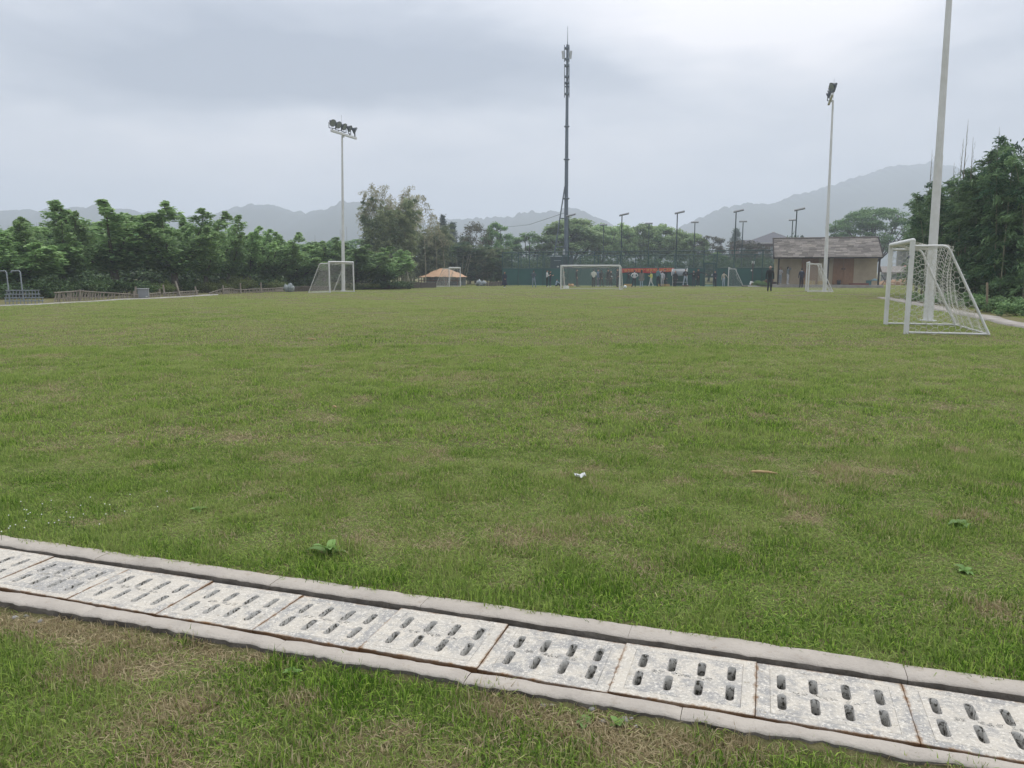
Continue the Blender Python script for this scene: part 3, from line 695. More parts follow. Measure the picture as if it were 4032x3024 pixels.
def padtree(seed, H=7, W=5, nlimb=9, npad=60, per=110, mat=None, low=.3, leaf=.2, flat=.45, top='round', padr=.62, rn0=.3, bark=None):
    r = np.random.default_rng(seed); m = MB(); C = []; RN = []
    th = H * low; fork = Vector((r.uniform(-.15, .15), 0, th)); rt = H * .022
    m.tube([Vector((0, 0, -.1)), Vector((.05, .02, th * .5)), fork], [rt * 1.3, rt, rt * .85], 7)
    limbs = []
    for k in range(nlimb):
        az = 6.283 * k / nlimb + r.uniform(-.3, .3); o = W / 2 * r.uniform(.4, .8); z = th + (H - th) * r.uniform(.35, .85)
        tip = Vector((math.cos(az) * o, math.sin(az) * o, z)); mid = Vector((math.cos(az) * o * .55, math.sin(az) * o * .55, th + (z - th) * .35))
        pts = bez(fork.copy(), mid, tip, 6); m.tube(pts, [rt * .6 * (1 - i / 7) + .01 for i in range(6)], 5); limbs.append(pts)
    for k in range(npad):
        u = r.uniform(-1, 1) if top == 'ball' else r.uniform(-.55, 1); az = r.uniform(0, 6.283); s = math.sqrt(max(0, 1 - u * u)); q = r.uniform(.62, 1)
        cz = th + (H - th) * .5; hz_ = (H - th) * .5
        c = Vector((math.cos(az) * s * q * W / 2, math.sin(az) * s * q * W / 2, cz + u * hz_ * r.uniform(.85, 1)))
        pl = limbs[int(r.integers(nlimb))]; j = min(range(6), key=lambda i: (pl[i] - c).length); best = pl[j]
        for l2 in limbs:
            for i in range(2, 6):
                if (l2[i] - c).length < (best - c).length: best = l2[i]
        m.tube([best, best.lerp(c, .5) + Vector((0, 0, -.12)), c], [.03, .02, .008], 3, cap=False)
        pr = padr * r.uniform(.65, 1.3) * H / 7; g = r.normal(size=(per, 3)); g /= np.linalg.norm(g, axis=1)[:, None]; g *= (r.uniform(0, 1, per) ** .45)[:, None]
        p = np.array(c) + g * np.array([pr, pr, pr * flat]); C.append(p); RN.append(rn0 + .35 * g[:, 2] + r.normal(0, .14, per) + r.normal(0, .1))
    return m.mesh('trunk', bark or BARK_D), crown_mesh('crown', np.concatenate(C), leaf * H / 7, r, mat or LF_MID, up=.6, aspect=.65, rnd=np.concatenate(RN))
def conifer(seed, H=8, W=3.2, nl=6000):
    r = np.random.default_rng(seed); m = MB(); m.tube([(0, 0, -.1), (0, 0, H * .97)], [.14, .015], 6)
    lev = 34; C = []; per = nl // (lev * 6); D = []
    for i in range(lev):
        z = H * (.1 + .88 * i / lev); R_ = W / 2 * (1 - (i / lev)) ** .8 * r.uniform(.75, 1.1) + .08
        for k in range(6):
            az = r.uniform(0, 6.283); t = r.uniform(.1, 1, per); g = r.normal(size=(per, 3)) * .11
            C.append(np.stack([np.cos(az) * R_ * t, np.sin(az) * R_ * t, z - R_ * .32 * t + .12 * t * t], 1) + g)
    return m.mesh('trunk', BARK_D), crown_mesh('crown', np.concatenate(C), .2, r, LF_CON, up=.2, aspect=.4)
def bush(seed, W=2, H=1.2, nl=2600, mat=None, leaf=.12):
    r = np.random.default_rng(seed); m = MB(); C = []
    nb = 22; per = nl // nb
    for k in range(nb):
        az = r.uniform(0, 6.283); o = W / 2 * math.sqrt(r.uniform(.02, 1)); z = H * r.uniform(.35, 1) * (1 - .45 * (o / (W / 2)) ** 2); c = np.array([math.cos(az) * o, math.sin(az) * o, z * .85])
        m.tube([(c[0] * .2, c[1] * .2, -.05), (c[0] * .7, c[1] * .7, z * .4), tuple(c)], [.018, .012, .004], 3, cap=False)
        g = r.normal(size=(per, 3)); g /= np.linalg.norm(g, axis=1)[:, None]; g *= (r.uniform(0, 1, per) ** .5)[:, None]
        C.append(c + g * np.array([.34, .34, .3]) * r.uniform(.7, 1.3) * W / 2)
    C = np.concatenate(C); C[:, 2] = np.abs(C[:, 2])
    return m.mesh('stem', BARK_D), crown_mesh('foliage', C, leaf, r, mat or LF_MID, up=.4, aspect=.55)
def bamboo(seed, nculm=9, H=7.5, W=2.2, per=1500, mat=None, arch=.9, bare=.28, culm=None, leaf=.2, droop=1):
    r = np.random.default_rng(seed); m = MB(); C = []; RN = []; D = []
    for k in range(nculm):
        az = r.uniform(0, 6.283); q = W * .5 * math.sqrt(r.uniform()); b = Vector((math.cos(az) * q, math.sin(az) * q, -.1)); h = H * r.uniform(.72, 1.04); a2 = az + r.uniform(-.7, .7); L_ = arch * r.uniform(.3, 1.2)
        tip = b + Vector((math.cos(a2) * L_, math.sin(a2) * L_, h)); mid = b + Vector((math.cos(a2) * L_ * .1, math.sin(a2) * L_ * .1, h * .62)); pts = bez(b, mid, tip, 10)
        m.tube(pts, [.042 * (1 - .92 * i / 9) + .003 for i in range(10)], 5)
        P = np.array([tuple(p) for p in pts]); ns = 26
        # sprays: side twigs that rise and droop, leaves hang along them
        for s in range(ns):
            t = bare + (1 - bare) * (s + r.uniform()) / ns; i = min(8, int(t * 9)); f = t * 9 - i; c0 = P[i] * (1 - f) + P[i + 1] * f
            sa = r.uniform(0, 6.283); sl = (1.15 * (1 - .75 * (t - bare) / (1 - bare)) + .3) * r.uniform(.55, 1.15) * (W / 2.2) ** .4; n = per // ns
            u = r.uniform(.15, 1, n); sp = np.stack([np.cos(sa) * sl * u, np.sin(sa) * sl * u, sl * (.45 * u - .6 * droop * u * u)], 1)
            c = c0 + sp + r.normal(size=(n, 3)) * np.array([.10, .10, .085]); C.append(c); dd = np.tile([math.cos(sa), math.sin(sa), -.55 * droop], (n, 1)); D.append(dd)
            RN.append(np.full(n, r.uniform(0, .9)) + r.normal(0, .17, n))
    return m.mesh('culms', culm or CULM), crown_mesh('foliage', np.concatenate(C), leaf, r, mat or LF_BAM, up=.15, aspect=.26, rnd=np.concatenate(RN), dirs=np.concatenate(D))
def plume(seed, H=5, nbr=16, mat=None):        # one tall culm with a feathery, half bare tip
    r = np.random.default_rng(seed); m = MB(); C = []; D = []
    pts = bez(Vector((0, 0, -.1)), Vector((.05, 0, H * .6)), Vector((-.35, 0, H)), 10); m.tube(pts, [.035 * (1 - .93 * i / 9) + .003 for i in range(10)], 4); P = [np.array(p) for p in pts]
    for k in range(nbr):
        t = .45 + .53 * k / nbr; i = min(8, int(t * 9)); f = t * 9 - i; c0 = P[i] * (1 - f) + P[i + 1] * f
        for sgn in (-1, 1):
            az = (0 if sgn > 0 else math.pi) + r.uniform(-.7, .7); sl = 1.25 * (1 - (t - .45) / .58) + .15
            q = [c0 + np.array([math.cos(az) * sl * u, math.sin(az) * sl * u, sl * (.75 * u - .45 * u * u)]) for u in (0, .5, 1)]
            m.tube(q, [.009, .006, .003], 3, cap=False); n = 26; u = r.uniform(.25, 1, n)
            C.append(np.stack([c0[0] + math.cos(az) * sl * u, c0[1] + math.sin(az) * sl * u, c0[2] + sl * (.75 * u - .45 * u * u) - .05], 1) + r.normal(size=(n, 3)) * .05); D.append(np.tile([math.cos(az) * .4, math.sin(az) * .4, -1], (n, 1)))
    return m.mesh('culms', CULM_P), crown_mesh('foliage', np.concatenate(C), .15, r, mat or LF_BAMT, up=.1, aspect=.28, dirs=np.concatenate(D))
def baretree(seed, H=4, W=3):
    r = np.random.default_rng(seed); m = MB(); m.tube([(0, 0, -.1), (0, 0, H * .35)], [.1, .07], 6); tw = MB()
    for k in range(16):
        az = r.uniform(0, 6.283); o = W / 2 * r.uniform(.3, 1); z = H * r.uniform(.6, 1); tip = Vector((math.cos(az) * o, math.sin(az) * o, z)); b = Vector((0, 0, H * r.uniform(.2, .36)))
        pts = bez(b, Vector((tip.x * .6, tip.y * .6, z * .6)), tip, 6); tw.tube(pts, [.04, .03, .022, .016, .01, .005], 4, cap=False)
        for j in range(7):
            q = pts[int(r.integers(2, 6))]; e = q + Vector(r.normal(size=3)) * .35 + Vector((0, 0, .25)); tw.tube([q, e], [.01, .004], 3, cap=False)
    return m.mesh('trunk', BARK), tw.mesh('branches', M('bare_twig', (.16, .13, .12), .9))
for i in range(4): variant('sap%d' % i, *sapling(20 + i, leaders=[9, 11, 8, 10][i]))
for i in range(3): variant('pad%d' % i, *padtree(40 + i, mat=LF_LOC, npad=80, per=150, rn0=.42, leaf=.24, flat=.7))
for i in range(2): variant('mid%d' % i, *padtree(50 + i, mat=LF_MID, npad=85, per=140, flat=.6, low=.2, top='ball', rn0=.35, leaf=.22))
variant('thin', *padtree(57, mat=LF_BRN, npad=60, per=45, flat=.6, low=.3, rn0=.35, bark=BARK))
variant('big', *padtree(60, H=7, W=9, nlimb=13, npad=160, per=150, mat=LF_MID, low=.25, leaf=.18, flat=.42, padr=.7, rn0=.28))
variant('dark', *padtree(63, mat=LF_DRK, npad=95, per=130, flat=.7, low=.05, top='ball', rn0=.35))
variant('brown', *padtree(66, mat=LF_BRN, npad=85, per=90, flat=.6, low=.1, top='ball', rn0=.3))
for i in range(2): variant('con%d' % i, *conifer(70 + i))
for i in range(3): variant('bam%d' % i, *bamboo(80 + i, nculm=[12, 11, 12][i], per=1500, bare=.12, leaf=.26))
for i in range(2): variant('bad%d' % i, *bamboo(90 + i, nculm=12, per=1300, mat=LF_BAMD, arch=1.2, bare=.15, leaf=.28))
variant('bat0', *bamboo(95, nculm=12, H=7.5, W=2.6, per=850, mat=LF_BAMT, arch=2.0, bare=.5, leaf=.2))
variant('plume', *plume(99)); variant('bare', *baretree(101))
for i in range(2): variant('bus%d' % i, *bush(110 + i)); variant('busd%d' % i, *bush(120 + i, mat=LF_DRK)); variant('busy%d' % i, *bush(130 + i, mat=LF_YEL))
DIM = {}
for k, (a, b) in UNIT.items():
    V = np.empty(len(b.vertices) * 3, np.float32); b.vertices.foreach_get('co', V); V = V.reshape(-1, 3)
    DIM[k] = (np.percentile(V[:, 0], 99) - np.percentile(V[:, 0], 1), np.percentile(V[:, 2], 99.8), np.percentile(V[:, 0], 50))
NAMES = {'sap': 'broadleaf_tree', 'pad': 'broadleaf_tree', 'mid': 'broadleaf_tree', 'thi': 'broadleaf_tree', 'big': 'broadleaf_tree', 'dar': 'evergreen_tree', 'bro': 'broadleaf_tree', 'con': 'conifer_tree', 'bam': 'bamboo_clump', 'bad': 'bamboo_clump', 'bat': 'bamboo_clump', 'plu': 'bamboo_stalk', 'bar': 'bare_tree', 'bus': 'shrub'}
CATS = {'broadleaf_tree': 'tree', 'evergreen_tree': 'tree', 'conifer_tree': 'tree', 'bare_tree': 'tree', 'bamboo_clump': 'bamboo', 'bamboo_stalk': 'bamboo', 'shrub': 'shrub'}
_tr = random.Random(77)
def plant(key, px, top_py, w_px, Y, label, group=None, rot=None, wy=None, lean=(0, 0)):
    t, c = UNIT[key]; w0, h0, mx = DIM[key]; q = dp(px, 1065, Y); z0 = G(q.x, q.y); ztop = dp(px, top_py, Y).z
    sx = w_px / FPX * Y / w0; sz = (ztop - z0) / h0; nm = NAMES[key[:3]]
    rot = _tr.uniform(0, 6.28) if rot is None else rot
    o = thing(nm, label, CATS[nm], (q.x, q.y, z0), (lean[0], lean[1], rot), group, (sx, wy or sx, sz))
    ob(t.name.split('.')[0], t, o); ob(c.name.split('.')[0], c, o); return o

# ------------------------------------------------------------------ trees: left side, front row then back row
GL = 'leafy trees behind the left bamboo fence'
for a in (('sap1', 55, 885, 330, 39, 'bushy green tree at the left edge above the steel rack'),
          ('sap2', 245, 838, 300, 41, 'green tree with two upright leaders, right of the bare tree'),
          ('sap0', 455, 790, 400, 45, 'tallest leafy tree of the left row, many pale upright leaders'),
          ('sap3', 680, 822, 300, 47, 'leafy tree rising behind the grey metal cabinet'),
          ('sap1', 800, 850, 200, 52, 'slim leafy tree next right of the one behind the cabinet'),
          ('sap2', 895, 885, 190, 54, 'slim leafy tree above the gap in the bamboo fence'),
          ('sap0', 975, 888, 180, 56, 'slim leafy tree third left of the left floodlight pole'),
          ('sap3', 1065, 920, 200, 58, 'low leafy tree second left of the left floodlight pole'),
          ('sap1', 1165, 935, 220, 60, 'low leafy tree just left of the left goal'),
          ('sap2', 1275, 950, 220, 62, 'low leafy tree behind the left goal net'),
          ('sap0', 1400, 962, 250, 63, 'low leafy tree just right of the left floodlight pole'),
          ('sap3', 1510, 985, 190, 65, 'lowest leafy tree in front of the dry bamboo thicket')):
    plant(a[0], a[1], a[2], a[3] * 1.12, *a[4:], group=GL)
GB = 'second row of trees on the left'
for (px, top, w, Y), wh in zip(((-60, 890, 330, 52), (140, 905, 330, 53), (330, 880, 330, 56), (560, 875, 360, 58), (740, 905, 300, 62), (870, 930, 300, 66), (1000, 935, 280, 70), (1120, 965, 280, 74), (1260, 960, 300, 78), (1400, 950, 300, 80)),
        ('at the left edge behind the steel rack', 'below the bare tree', 'left of the tallest leafy tree', 'behind the tallest leafy tree and the cabinet', 'above the leaning fence poles', 'above the gap in the bamboo fence', 'above the sack heap', 'left of the left goal', 'behind the left goal', 'right of the left floodlight pole')):
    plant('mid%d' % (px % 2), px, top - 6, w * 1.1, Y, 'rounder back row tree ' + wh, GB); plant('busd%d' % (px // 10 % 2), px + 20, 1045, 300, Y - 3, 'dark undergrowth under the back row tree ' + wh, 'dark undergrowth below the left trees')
plant('bare', 158, 850, 100, 60, 'leafless grey tree standing above the left trees')
GS = 'shrubs along the left fence'
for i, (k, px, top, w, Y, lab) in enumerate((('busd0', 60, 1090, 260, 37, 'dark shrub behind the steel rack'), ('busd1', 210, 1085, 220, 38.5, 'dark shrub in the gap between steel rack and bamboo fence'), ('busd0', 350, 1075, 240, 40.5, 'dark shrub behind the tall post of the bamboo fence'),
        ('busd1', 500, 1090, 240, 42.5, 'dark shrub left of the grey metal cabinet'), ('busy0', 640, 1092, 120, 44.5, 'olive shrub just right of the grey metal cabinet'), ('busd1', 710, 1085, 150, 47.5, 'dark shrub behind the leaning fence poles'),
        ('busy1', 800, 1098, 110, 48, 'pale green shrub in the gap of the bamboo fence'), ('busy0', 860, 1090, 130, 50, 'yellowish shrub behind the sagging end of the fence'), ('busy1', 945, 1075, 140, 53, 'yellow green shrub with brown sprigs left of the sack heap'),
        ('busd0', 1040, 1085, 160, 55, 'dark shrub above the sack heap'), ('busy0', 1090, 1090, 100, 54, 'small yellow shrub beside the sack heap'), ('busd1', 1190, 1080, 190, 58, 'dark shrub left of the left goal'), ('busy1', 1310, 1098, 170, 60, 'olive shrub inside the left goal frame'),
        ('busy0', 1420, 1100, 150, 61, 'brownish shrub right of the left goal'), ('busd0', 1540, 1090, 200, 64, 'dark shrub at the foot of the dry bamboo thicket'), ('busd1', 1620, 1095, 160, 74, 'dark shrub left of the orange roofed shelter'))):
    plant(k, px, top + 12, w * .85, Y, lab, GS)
# bamboo left of centre
GBm = 'bamboo thicket left of the tennis court'
for a in (('bat0', 1515, 735, 190, 79, 'feathery straw coloured bamboo tops leaning left above the thicket'),
          ('bad0', 1512, 795, 165, 76, 'tall olive brown bamboo clump at the left end of the thicket'),
          ('bad1', 1565, 785, 175, 78, 'tall olive brown bamboo clump in the heart of the thicket'),
          ('bat0', 1585, 765, 150, 81, 'feathery straw coloured bamboo tops leaning right above the thicket'),
          ('bad0', 1640, 880, 190, 92, 'lower bamboo clump above the left end of the orange roof'),
          ('bad1', 1710, 890, 180, 93, 'lower bamboo clump under the single bare plume'),
          ('bam0', 1770, 955, 170, 98, 'dark bamboo clump behind the far left goal'),
          ('bam1', 1845, 970, 170, 99, 'dark bamboo clump behind the grey tarpaulin heap'),
          ('bad1', 1915, 965, 160, 98, 'brownish bamboo clump next to the green court fence'),
          ('bam2', 1965, 985, 110, 97, 'narrow dark bamboo clump at the corner of the court fence')):
    plant(*a, group=GBm, rot=2.2 + a[1] * .013)
plant('plume', 1676, 768, 130, 86, 'single feathery bare bamboo plume standing against the sky', rot=0)
plant('plume', 1720, 845, 90, 88, 'shorter brown bamboo plume beside the tall one', rot=.4)
plant('con0', 1746, 846, 78, 150, 'pointed dark conifer, taller of the pair left of the mast')
plant('con1', 1784, 876, 85, 150, 'pointed dark conifer, shorter of the pair left of the mast')
plant('busy1', 1780, 943, 75, 125, 'pale yellow round tree top below the two conifers')
plant('dark', 1832, 930, 75, 122, 'small dark evergreen right of the pale yellow tree top')
plant('dark', 1800, 958, 70, 118, 'low dark evergreen under the two conifers')
plant('thin', 1872, 874, 130, 110, 'thin crowned brownish tree with sky between its twigs')
plant('mid0', 1955, 878, 120, 112, 'round green tree just left of the court fence corner')
plant('mid1', 2082, 916, 150, 125, 'green tree between fence corner and mast')
plant('bare', 2150, 940, 50, 124, 'small bare twiggy tree left of the mast')
plant('pad0', 2250, 862, 240, 124, 'broad layered tree standing around the mast')
GC = 'pale layered trees beyond the tennis court'
for a in (('pad1', 2365, 884, 150, 128, 'pale layered tree next right of the mast'), ('pad2', 2450, 882, 140, 130, 'pale layered tree above the left end of the red banner'), ('pad0', 2525, 882, 140, 131, 'pale layered tree above the middle of the red banner'),
          ('pad1', 2595, 884, 140, 130, 'pale layered tree above the right end of the red banner'), ('pad2', 2665, 905, 120, 128, 'lower pale tree above the dugout shelter'), ('pad0', 2725, 920, 110, 127, 'lowest pale tree left of the court gate')):
    plant(*a, group=GC)
plant('brown', 2790, 930, 140, 126, 'brownish green tree above the court gate')
plant('con1', 2893, 900, 90, 185, 'hazy blue green pointed tree behind the court')
plant('brown', 2915, 948, 190, 122, 'round brownish green tree right of the court gate')
plant('mid1', 2820, 995, 110, 112, 'bright green low tree seen through the fence by the gate')
plant('brown', 2975, 958, 110, 118, 'olive tree left of the tiled house')
plant('big', 3437, 821, 300, 118, 'big round spreading tree behind the shingled hut')
plant('con0', 3150, 928, 60, 140, 'small leaning conifer tip behind the hut roof')
plant('busd0', 3110, 925, 60, 135, 'small dark treetop beside the house roof')
for (px, top, w, Y), wh in zip(((2010, 1020, 130, 112), (2090, 1010, 130, 114), (2170, 1005, 130, 114), (2330, 1005, 140, 112), (2420, 1008, 140, 112), (2510, 1010, 140, 111), (2600, 1010, 140, 111), (2690, 1010, 140, 110), (2880, 1010, 150, 108), (2960, 1015, 130, 107), (3040, 1010, 130, 112)),
        ('at its left corner', 'left of the equipment cabin', 'beside the equipment cabin', 'above the wide goal', 'above the right post of the wide goal', 'above the left part of the banner', 'above the right part of the banner', 'above the dugout', 'just right of the gate', 'above the clutter left of the hut', 'next to the hut')):
    plant('busd%d' % (px % 2), px, top, w, Y, 'dark undergrowth shrub seen through the court fence ' + wh, 'undergrowth behind the court fence')
# bamboo grove on the right
GR = 'bamboo grove along the right footpath'
for a in (('bam0', 3640, 735, 170, 41, 'slim bamboo clump at the far end of the right grove'), ('bam1', 3715, 720, 200, 38, 'bamboo clump of the right grove just right of the near floodlight pole'), ('bam2', 3790, 690, 240, 35, 'bamboo clump of the right grove behind the goal net corner'),
          ('bam0', 3860, 640, 250, 33, 'bamboo clump of the right grove above the lone stake'), ('bam1', 3935, 560, 260, 31.5, 'tall bamboo clump whose top droops left against the sky'), ('bam2', 4010, 535, 280, 30, 'tallest bamboo clump at the right edge of the picture'),
          ('bam0', 4110, 520, 300, 28.5, 'bamboo clump cut off by the right edge of the picture'), ('bam1', 3680, 800, 170, 44, 'low bamboo clump behind the near floodlight pole'), ('bam2', 3850, 720, 260, 39, 'bamboo clump in the dark inner part of the right grove'), ('bam0', 4000, 640, 300, 36, 'inner bamboo clump behind the tallest one')):
    plant(*a, group=GR)
STK = M('dead_culm', (.20, .18, .14), .8)
for px, b, t, Y, lab in ((3812, 800, 470, 34, 'tallest bare bamboo shoot poking out of the right grove'), (3793, 800, 545, 34.5, 'bare bamboo shoot just left of the tallest one'), (3838, 780, 540, 33.5, 'bare bamboo shoot just right of the tallest one'), (3673, 850, 590, 40, 'bare bamboo shoot rising left of the near floodlight pole'),
                        (3762, 800, 640, 36, 'short bare bamboo shoot between the pole and the tall shoots'), (3939, 640, 500, 31, 'thin bare shoot above the drooping bamboo top'), (3593, 1000, 835, 60, 'dark bare shoot leaning left of the right grove')):
    q = dp(px, t, Y); z0 = G(q.x, q.y); m = MB(); h = q.z - z0; rr = random.Random(px)
    m.tube([(0, 0, -.1), (0, 0, h * .6), (rr.uniform(-.1, .1), 0, h)], [.035, .028, .004], 5); o = thing('bamboo_shoot', lab, 'bamboo', (q.x, q.y, z0), 0, 'bare bamboo shoots'); m.build('culm', STK, o); m = MB()
    for i in range(14):
        z = h * (.62 + .36 * i / 14); a = rr.uniform(0, 6.28); l = .55 * (1 - i / 15) + .08; m.tube([(0, 0, z), (math.cos(a) * l * .35, math.sin(a) * l * .35, z + l)], [.007, .002], 3, cap=False)
    m.build('twigs', STK, o)
for px, b, t, Y, lab in ((1085, 1000, 925, 75, 'thin bare pole above the leafy trees, leftmost of the pair'), (1130, 1000, 940, 76, 'thin bare pole above the leafy trees left of the floodlight pole'), (1335, 1000, 905, 77, 'thin bare pole just left of the floodlight pole'), (1361, 1000, 892, 78, 'tallest thin bare pole just right of the floodlight pole'), (1236, 1000, 925, 77, 'thin bare pole above the left goal')):
    q = dp(px, t, Y); z0 = G(q.x, q.y); m = MB(); m.tube([(0, 0, -.1), (.1, 0, q.z - z0)], [.04, .008], 5); m.build('bamboo_shoot', STK, None, loc=(q.x, q.y, z0), label=lab, cat='bamboo', group='bare bamboo shoots')
for px, t, b, Y, lx, lab in ((1745, 985, 1062, 90, -.1, 'pale bamboo culm standing above the orange roof'), (1795, 1010, 1062, 94, -.15, 'pale bamboo culm behind the far left goal bar'), (1825, 1005, 1110, 94, .12, 'pale bamboo culm right of the far left goal'), (1848, 1000, 1112, 94.5, .35, 'pale leaning bamboo culm, farther of the crossed pair'), (1855, 1000, 1112, 95, .3, 'pale leaning bamboo culm, nearer of the crossed pair'), (1594, 1010, 1110, 73, -.15, 'pale bamboo culm at the dry thicket edge')):
    q = dp(px, t, Y); z0 = G(q.x, q.y); MB().tube([(-lx * 3, 0, -.1), (0, 0, q.z - z0)], [.04, .025], 6).build('bamboo_culm', CULM_P, None, loc=(q.x, q.y, z0), label=lab, cat='bamboo', group='pale bamboo culms')
# undergrowth beyond the right footpath
GU = 'low weeds along the right footpath'
for i, (px, py, top, w) in enumerate(((3640, 1190, 1150, 120), (3720, 1195, 1150, 140), (3800, 1205, 1150, 150), (3880, 1215, 1160, 160), (3960, 1232, 1165, 170), (4040, 1245, 1170, 190), (3900, 1190, 1120, 220), (4010, 1200, 1100, 240))):
    q = gp(px, py); lab = ['low green weeds at the far end of the right footpath', 'low green weeds right of the near floodlight pole foot', 'low green weeds behind the goal net corner', 'low green weeds around the upright stake', 'low green weeds right of the upright stake', 'low green weeds by the footpath at the right edge', 'dark shrub behind the upright stake', 'dark shrub under the tallest bamboo clump'][i]
    plant('bus%d' % (i % 2) if i < 6 else 'busd0', px, top, w, q.y, lab, GU)
# ------------------------------------------------------------------ football goals
WHITE = M('white_paint', (.66, .66, .64), .45, (.58, .58, .55), 3)
NETM = M('net_cord', (.55, .54, .48), .8)
def hexnet(m, quad, cell, rad, sag=None, inside=None):
    # honeycomb of cords laid over a patch: quad(u, v) gives the point, size in metres = (w, h)
    f, w, h = quad; a = cell / math.sqrt(3); done = set(); q3 = math.sqrt(3) * a
    nx, ny = int(w / (1.5 * a)) + 2, int(h / q3) + 2
    for i in range(-1, nx):
        for j in range(-1, ny):
            cx, cy_ = i * 1.5 * a, j * q3 + (q3 / 2 if i % 2 else 0); c = [(cx + a * math.cos(k * math.pi / 3), cy_ + a * math.sin(k * math.pi / 3)) for k in range(6)]
            for k in range(6):
                p, q = c[k], c[(k + 1) % 6]; key = (round((p[0] + q[0]) * 500), round((p[1] + q[1]) * 500))
                if key in done: continue
                done.add(key); mx, my = (p[0] + q[0]) / 2, (p[1] + q[1]) / 2
                if not (0 <= mx <= w and 0 <= my <= h) or (inside and not inside(mx, my)): continue
                P, Q = f(min(max(p[0], 0), w), min(max(p[1], 0), h)), f(min(max(q[0], 0), w), min(max(q[1], 0), h))
                if (P - Q).length < .005: continue
                m.tube([P, Q], rad, 3, cap=False, smooth=False)
def goal_parts(W, H=2.0, top=.72, foot=1.55, cord=.0045, cell=.125):
    r = .052; out = []
    for s in (-1, 1): out.append(('post', MB().tube([(s * W / 2, 0, -.1), (s * W / 2, 0, H - r)], r, 12).mesh('post', WHITE)))
    cb = MB().tube([(-W / 2, 0, H - r), (W / 2, 0, H - r)], r * 1.08, 12); cb.ball((-W / 2, 0, H - r), r * 1.08); cb.ball((W / 2, 0, H - r), r * 1.08)
    out.append(('crossbar', cb.mesh('crossbar', WHITE))); zt = H - .16
    for s in (-1, 1):
        x = s * W / 2; k = .16
        pts = [Vector((x, 0, zt)), Vector((x, top - k, zt))] + [Vector((x, top - k + k * math.sin(a) * 1.0, zt - k * (1 - math.cos(a)))) for a in (.35, .7, 1.05)] + [Vector((x, foot, .02))]
        out.append(('back_stay', MB().tube(pts, .026, 8).mesh('back_stay', WHITE)))
        out.append(('ground_bar', MB().tube([(x, .05, .03), (x, foot, .03)], .022, 6).mesh('ground_bar', WHITE)))
    out.append(('rear_bar', MB().tube([(-W / 2, foot, .03), (W / 2, foot, .03)], .018, 6).mesh('rear_bar', WHITE)))
    n = MB()
    def prof(t):      # rear profile from crossbar back along the stays and down to the ground
        a = top; b = math.hypot(foot - top, zt)
        if t < a: return Vector((0, t, zt + (H - r - zt) * max(0, 1 - t / .3) * .6))
        u = (t - a) / b; return Vector((0, top + (foot - top) * u - .22 * math.sin(math.pi * u) * .8, zt * (1 - u) + .02 - .05 * math.sin(math.pi * u)))
    LT = top + math.hypot(foot - top, zt)
    hexnet(n, (lambda u, v: prof(v) + Vector((u - W / 2 + .012 * math.sin(u * 37 + v * 29), .05 * math.sin(u * 2.2 + v * 3) + .02 * math.sin(u * 11 + v * 17), .03 * math.sin(u * 3 + v) + .014 * math.sin(u * 41 - v * 33))), W, LT), cell, cord)
    for s in (-1, 1):
        def ins(u, v): return u < (top if v > zt - .05 else foot + (top - foot) * (v / zt))
        hexnet(n, (lambda u, v, s=s: Vector((s * W / 2 + .03 * math.sin(u * 4 + v * 3) * s + .012 * math.sin(u * 13 + v * 15), u + .012 * math.sin(u * 31 + v * 27), v + .015 * math.sin(u * 5) + .014 * math.sin(u * 23 - v * 37))), foot, zt), cell, cord, inside=ins)
    out.append(('net', n.mesh('net', NETM))); return out
G3 = goal_parts(3.0); G5 = goal_parts(4.9, cell=.13)
STICK = M('sticker', (.10, .11, .2), .5); 
def goal(parts, p0, p1, lab, flip):
    c = (p0 + p1) / 2; d = p1 - p0; ang = math.atan2(d.y, d.x) + (math.pi if flip else 0)
    W = 3.0 if parts is G3 else 4.9
    t = thing('football_goal', lab, 'football goal', (c.x, c.y, min(G(p0.x, p0.y), G(p1.x, p1.y)) + .01), ang, 'white football goals', (math.hypot(d.x, d.y) / W, 1, 1))
    for nm, me in parts: ob(nm, me, t)
    return t
def gpair(px, py, L_, d=AY):
    p = gp(px, py); return p, gv(p.x + d.x * L_, p.y + d.y * L_)
a, b = gpair(3567, 1316, 3.0); g1 = goal(G3, a, b, 'large white goal with hexagonal net in front of the right floodlight pole', True)
MB().box((1.5, -.054, 1.62), (.07, .004, .045), mi=0).build('sticker', STICK, g1)
a, b = gpair(3181, 1150, 3.0); goal(G3, a, b, 'white goal in front of the shingled hut', True)
a, b = gpair(2867, 1128.5, 3.0); goal(G3, a, b, 'small white goal beside the court gate', True)
a, b = gpair(1299, 1152, 3.0); goal(G3, a, b, 'white goal at the foot of the left floodlight pole', False)
a, b = gpair(1769, 1129.5, 3.0); goal(G3, a, b, 'small white goal in front of the orange roofed shelter', False)
a, b = gpair(2208, 1140, 4.9, AX); goal(G5, a, b, 'wide white goal facing the camera in front of the crowd', False)

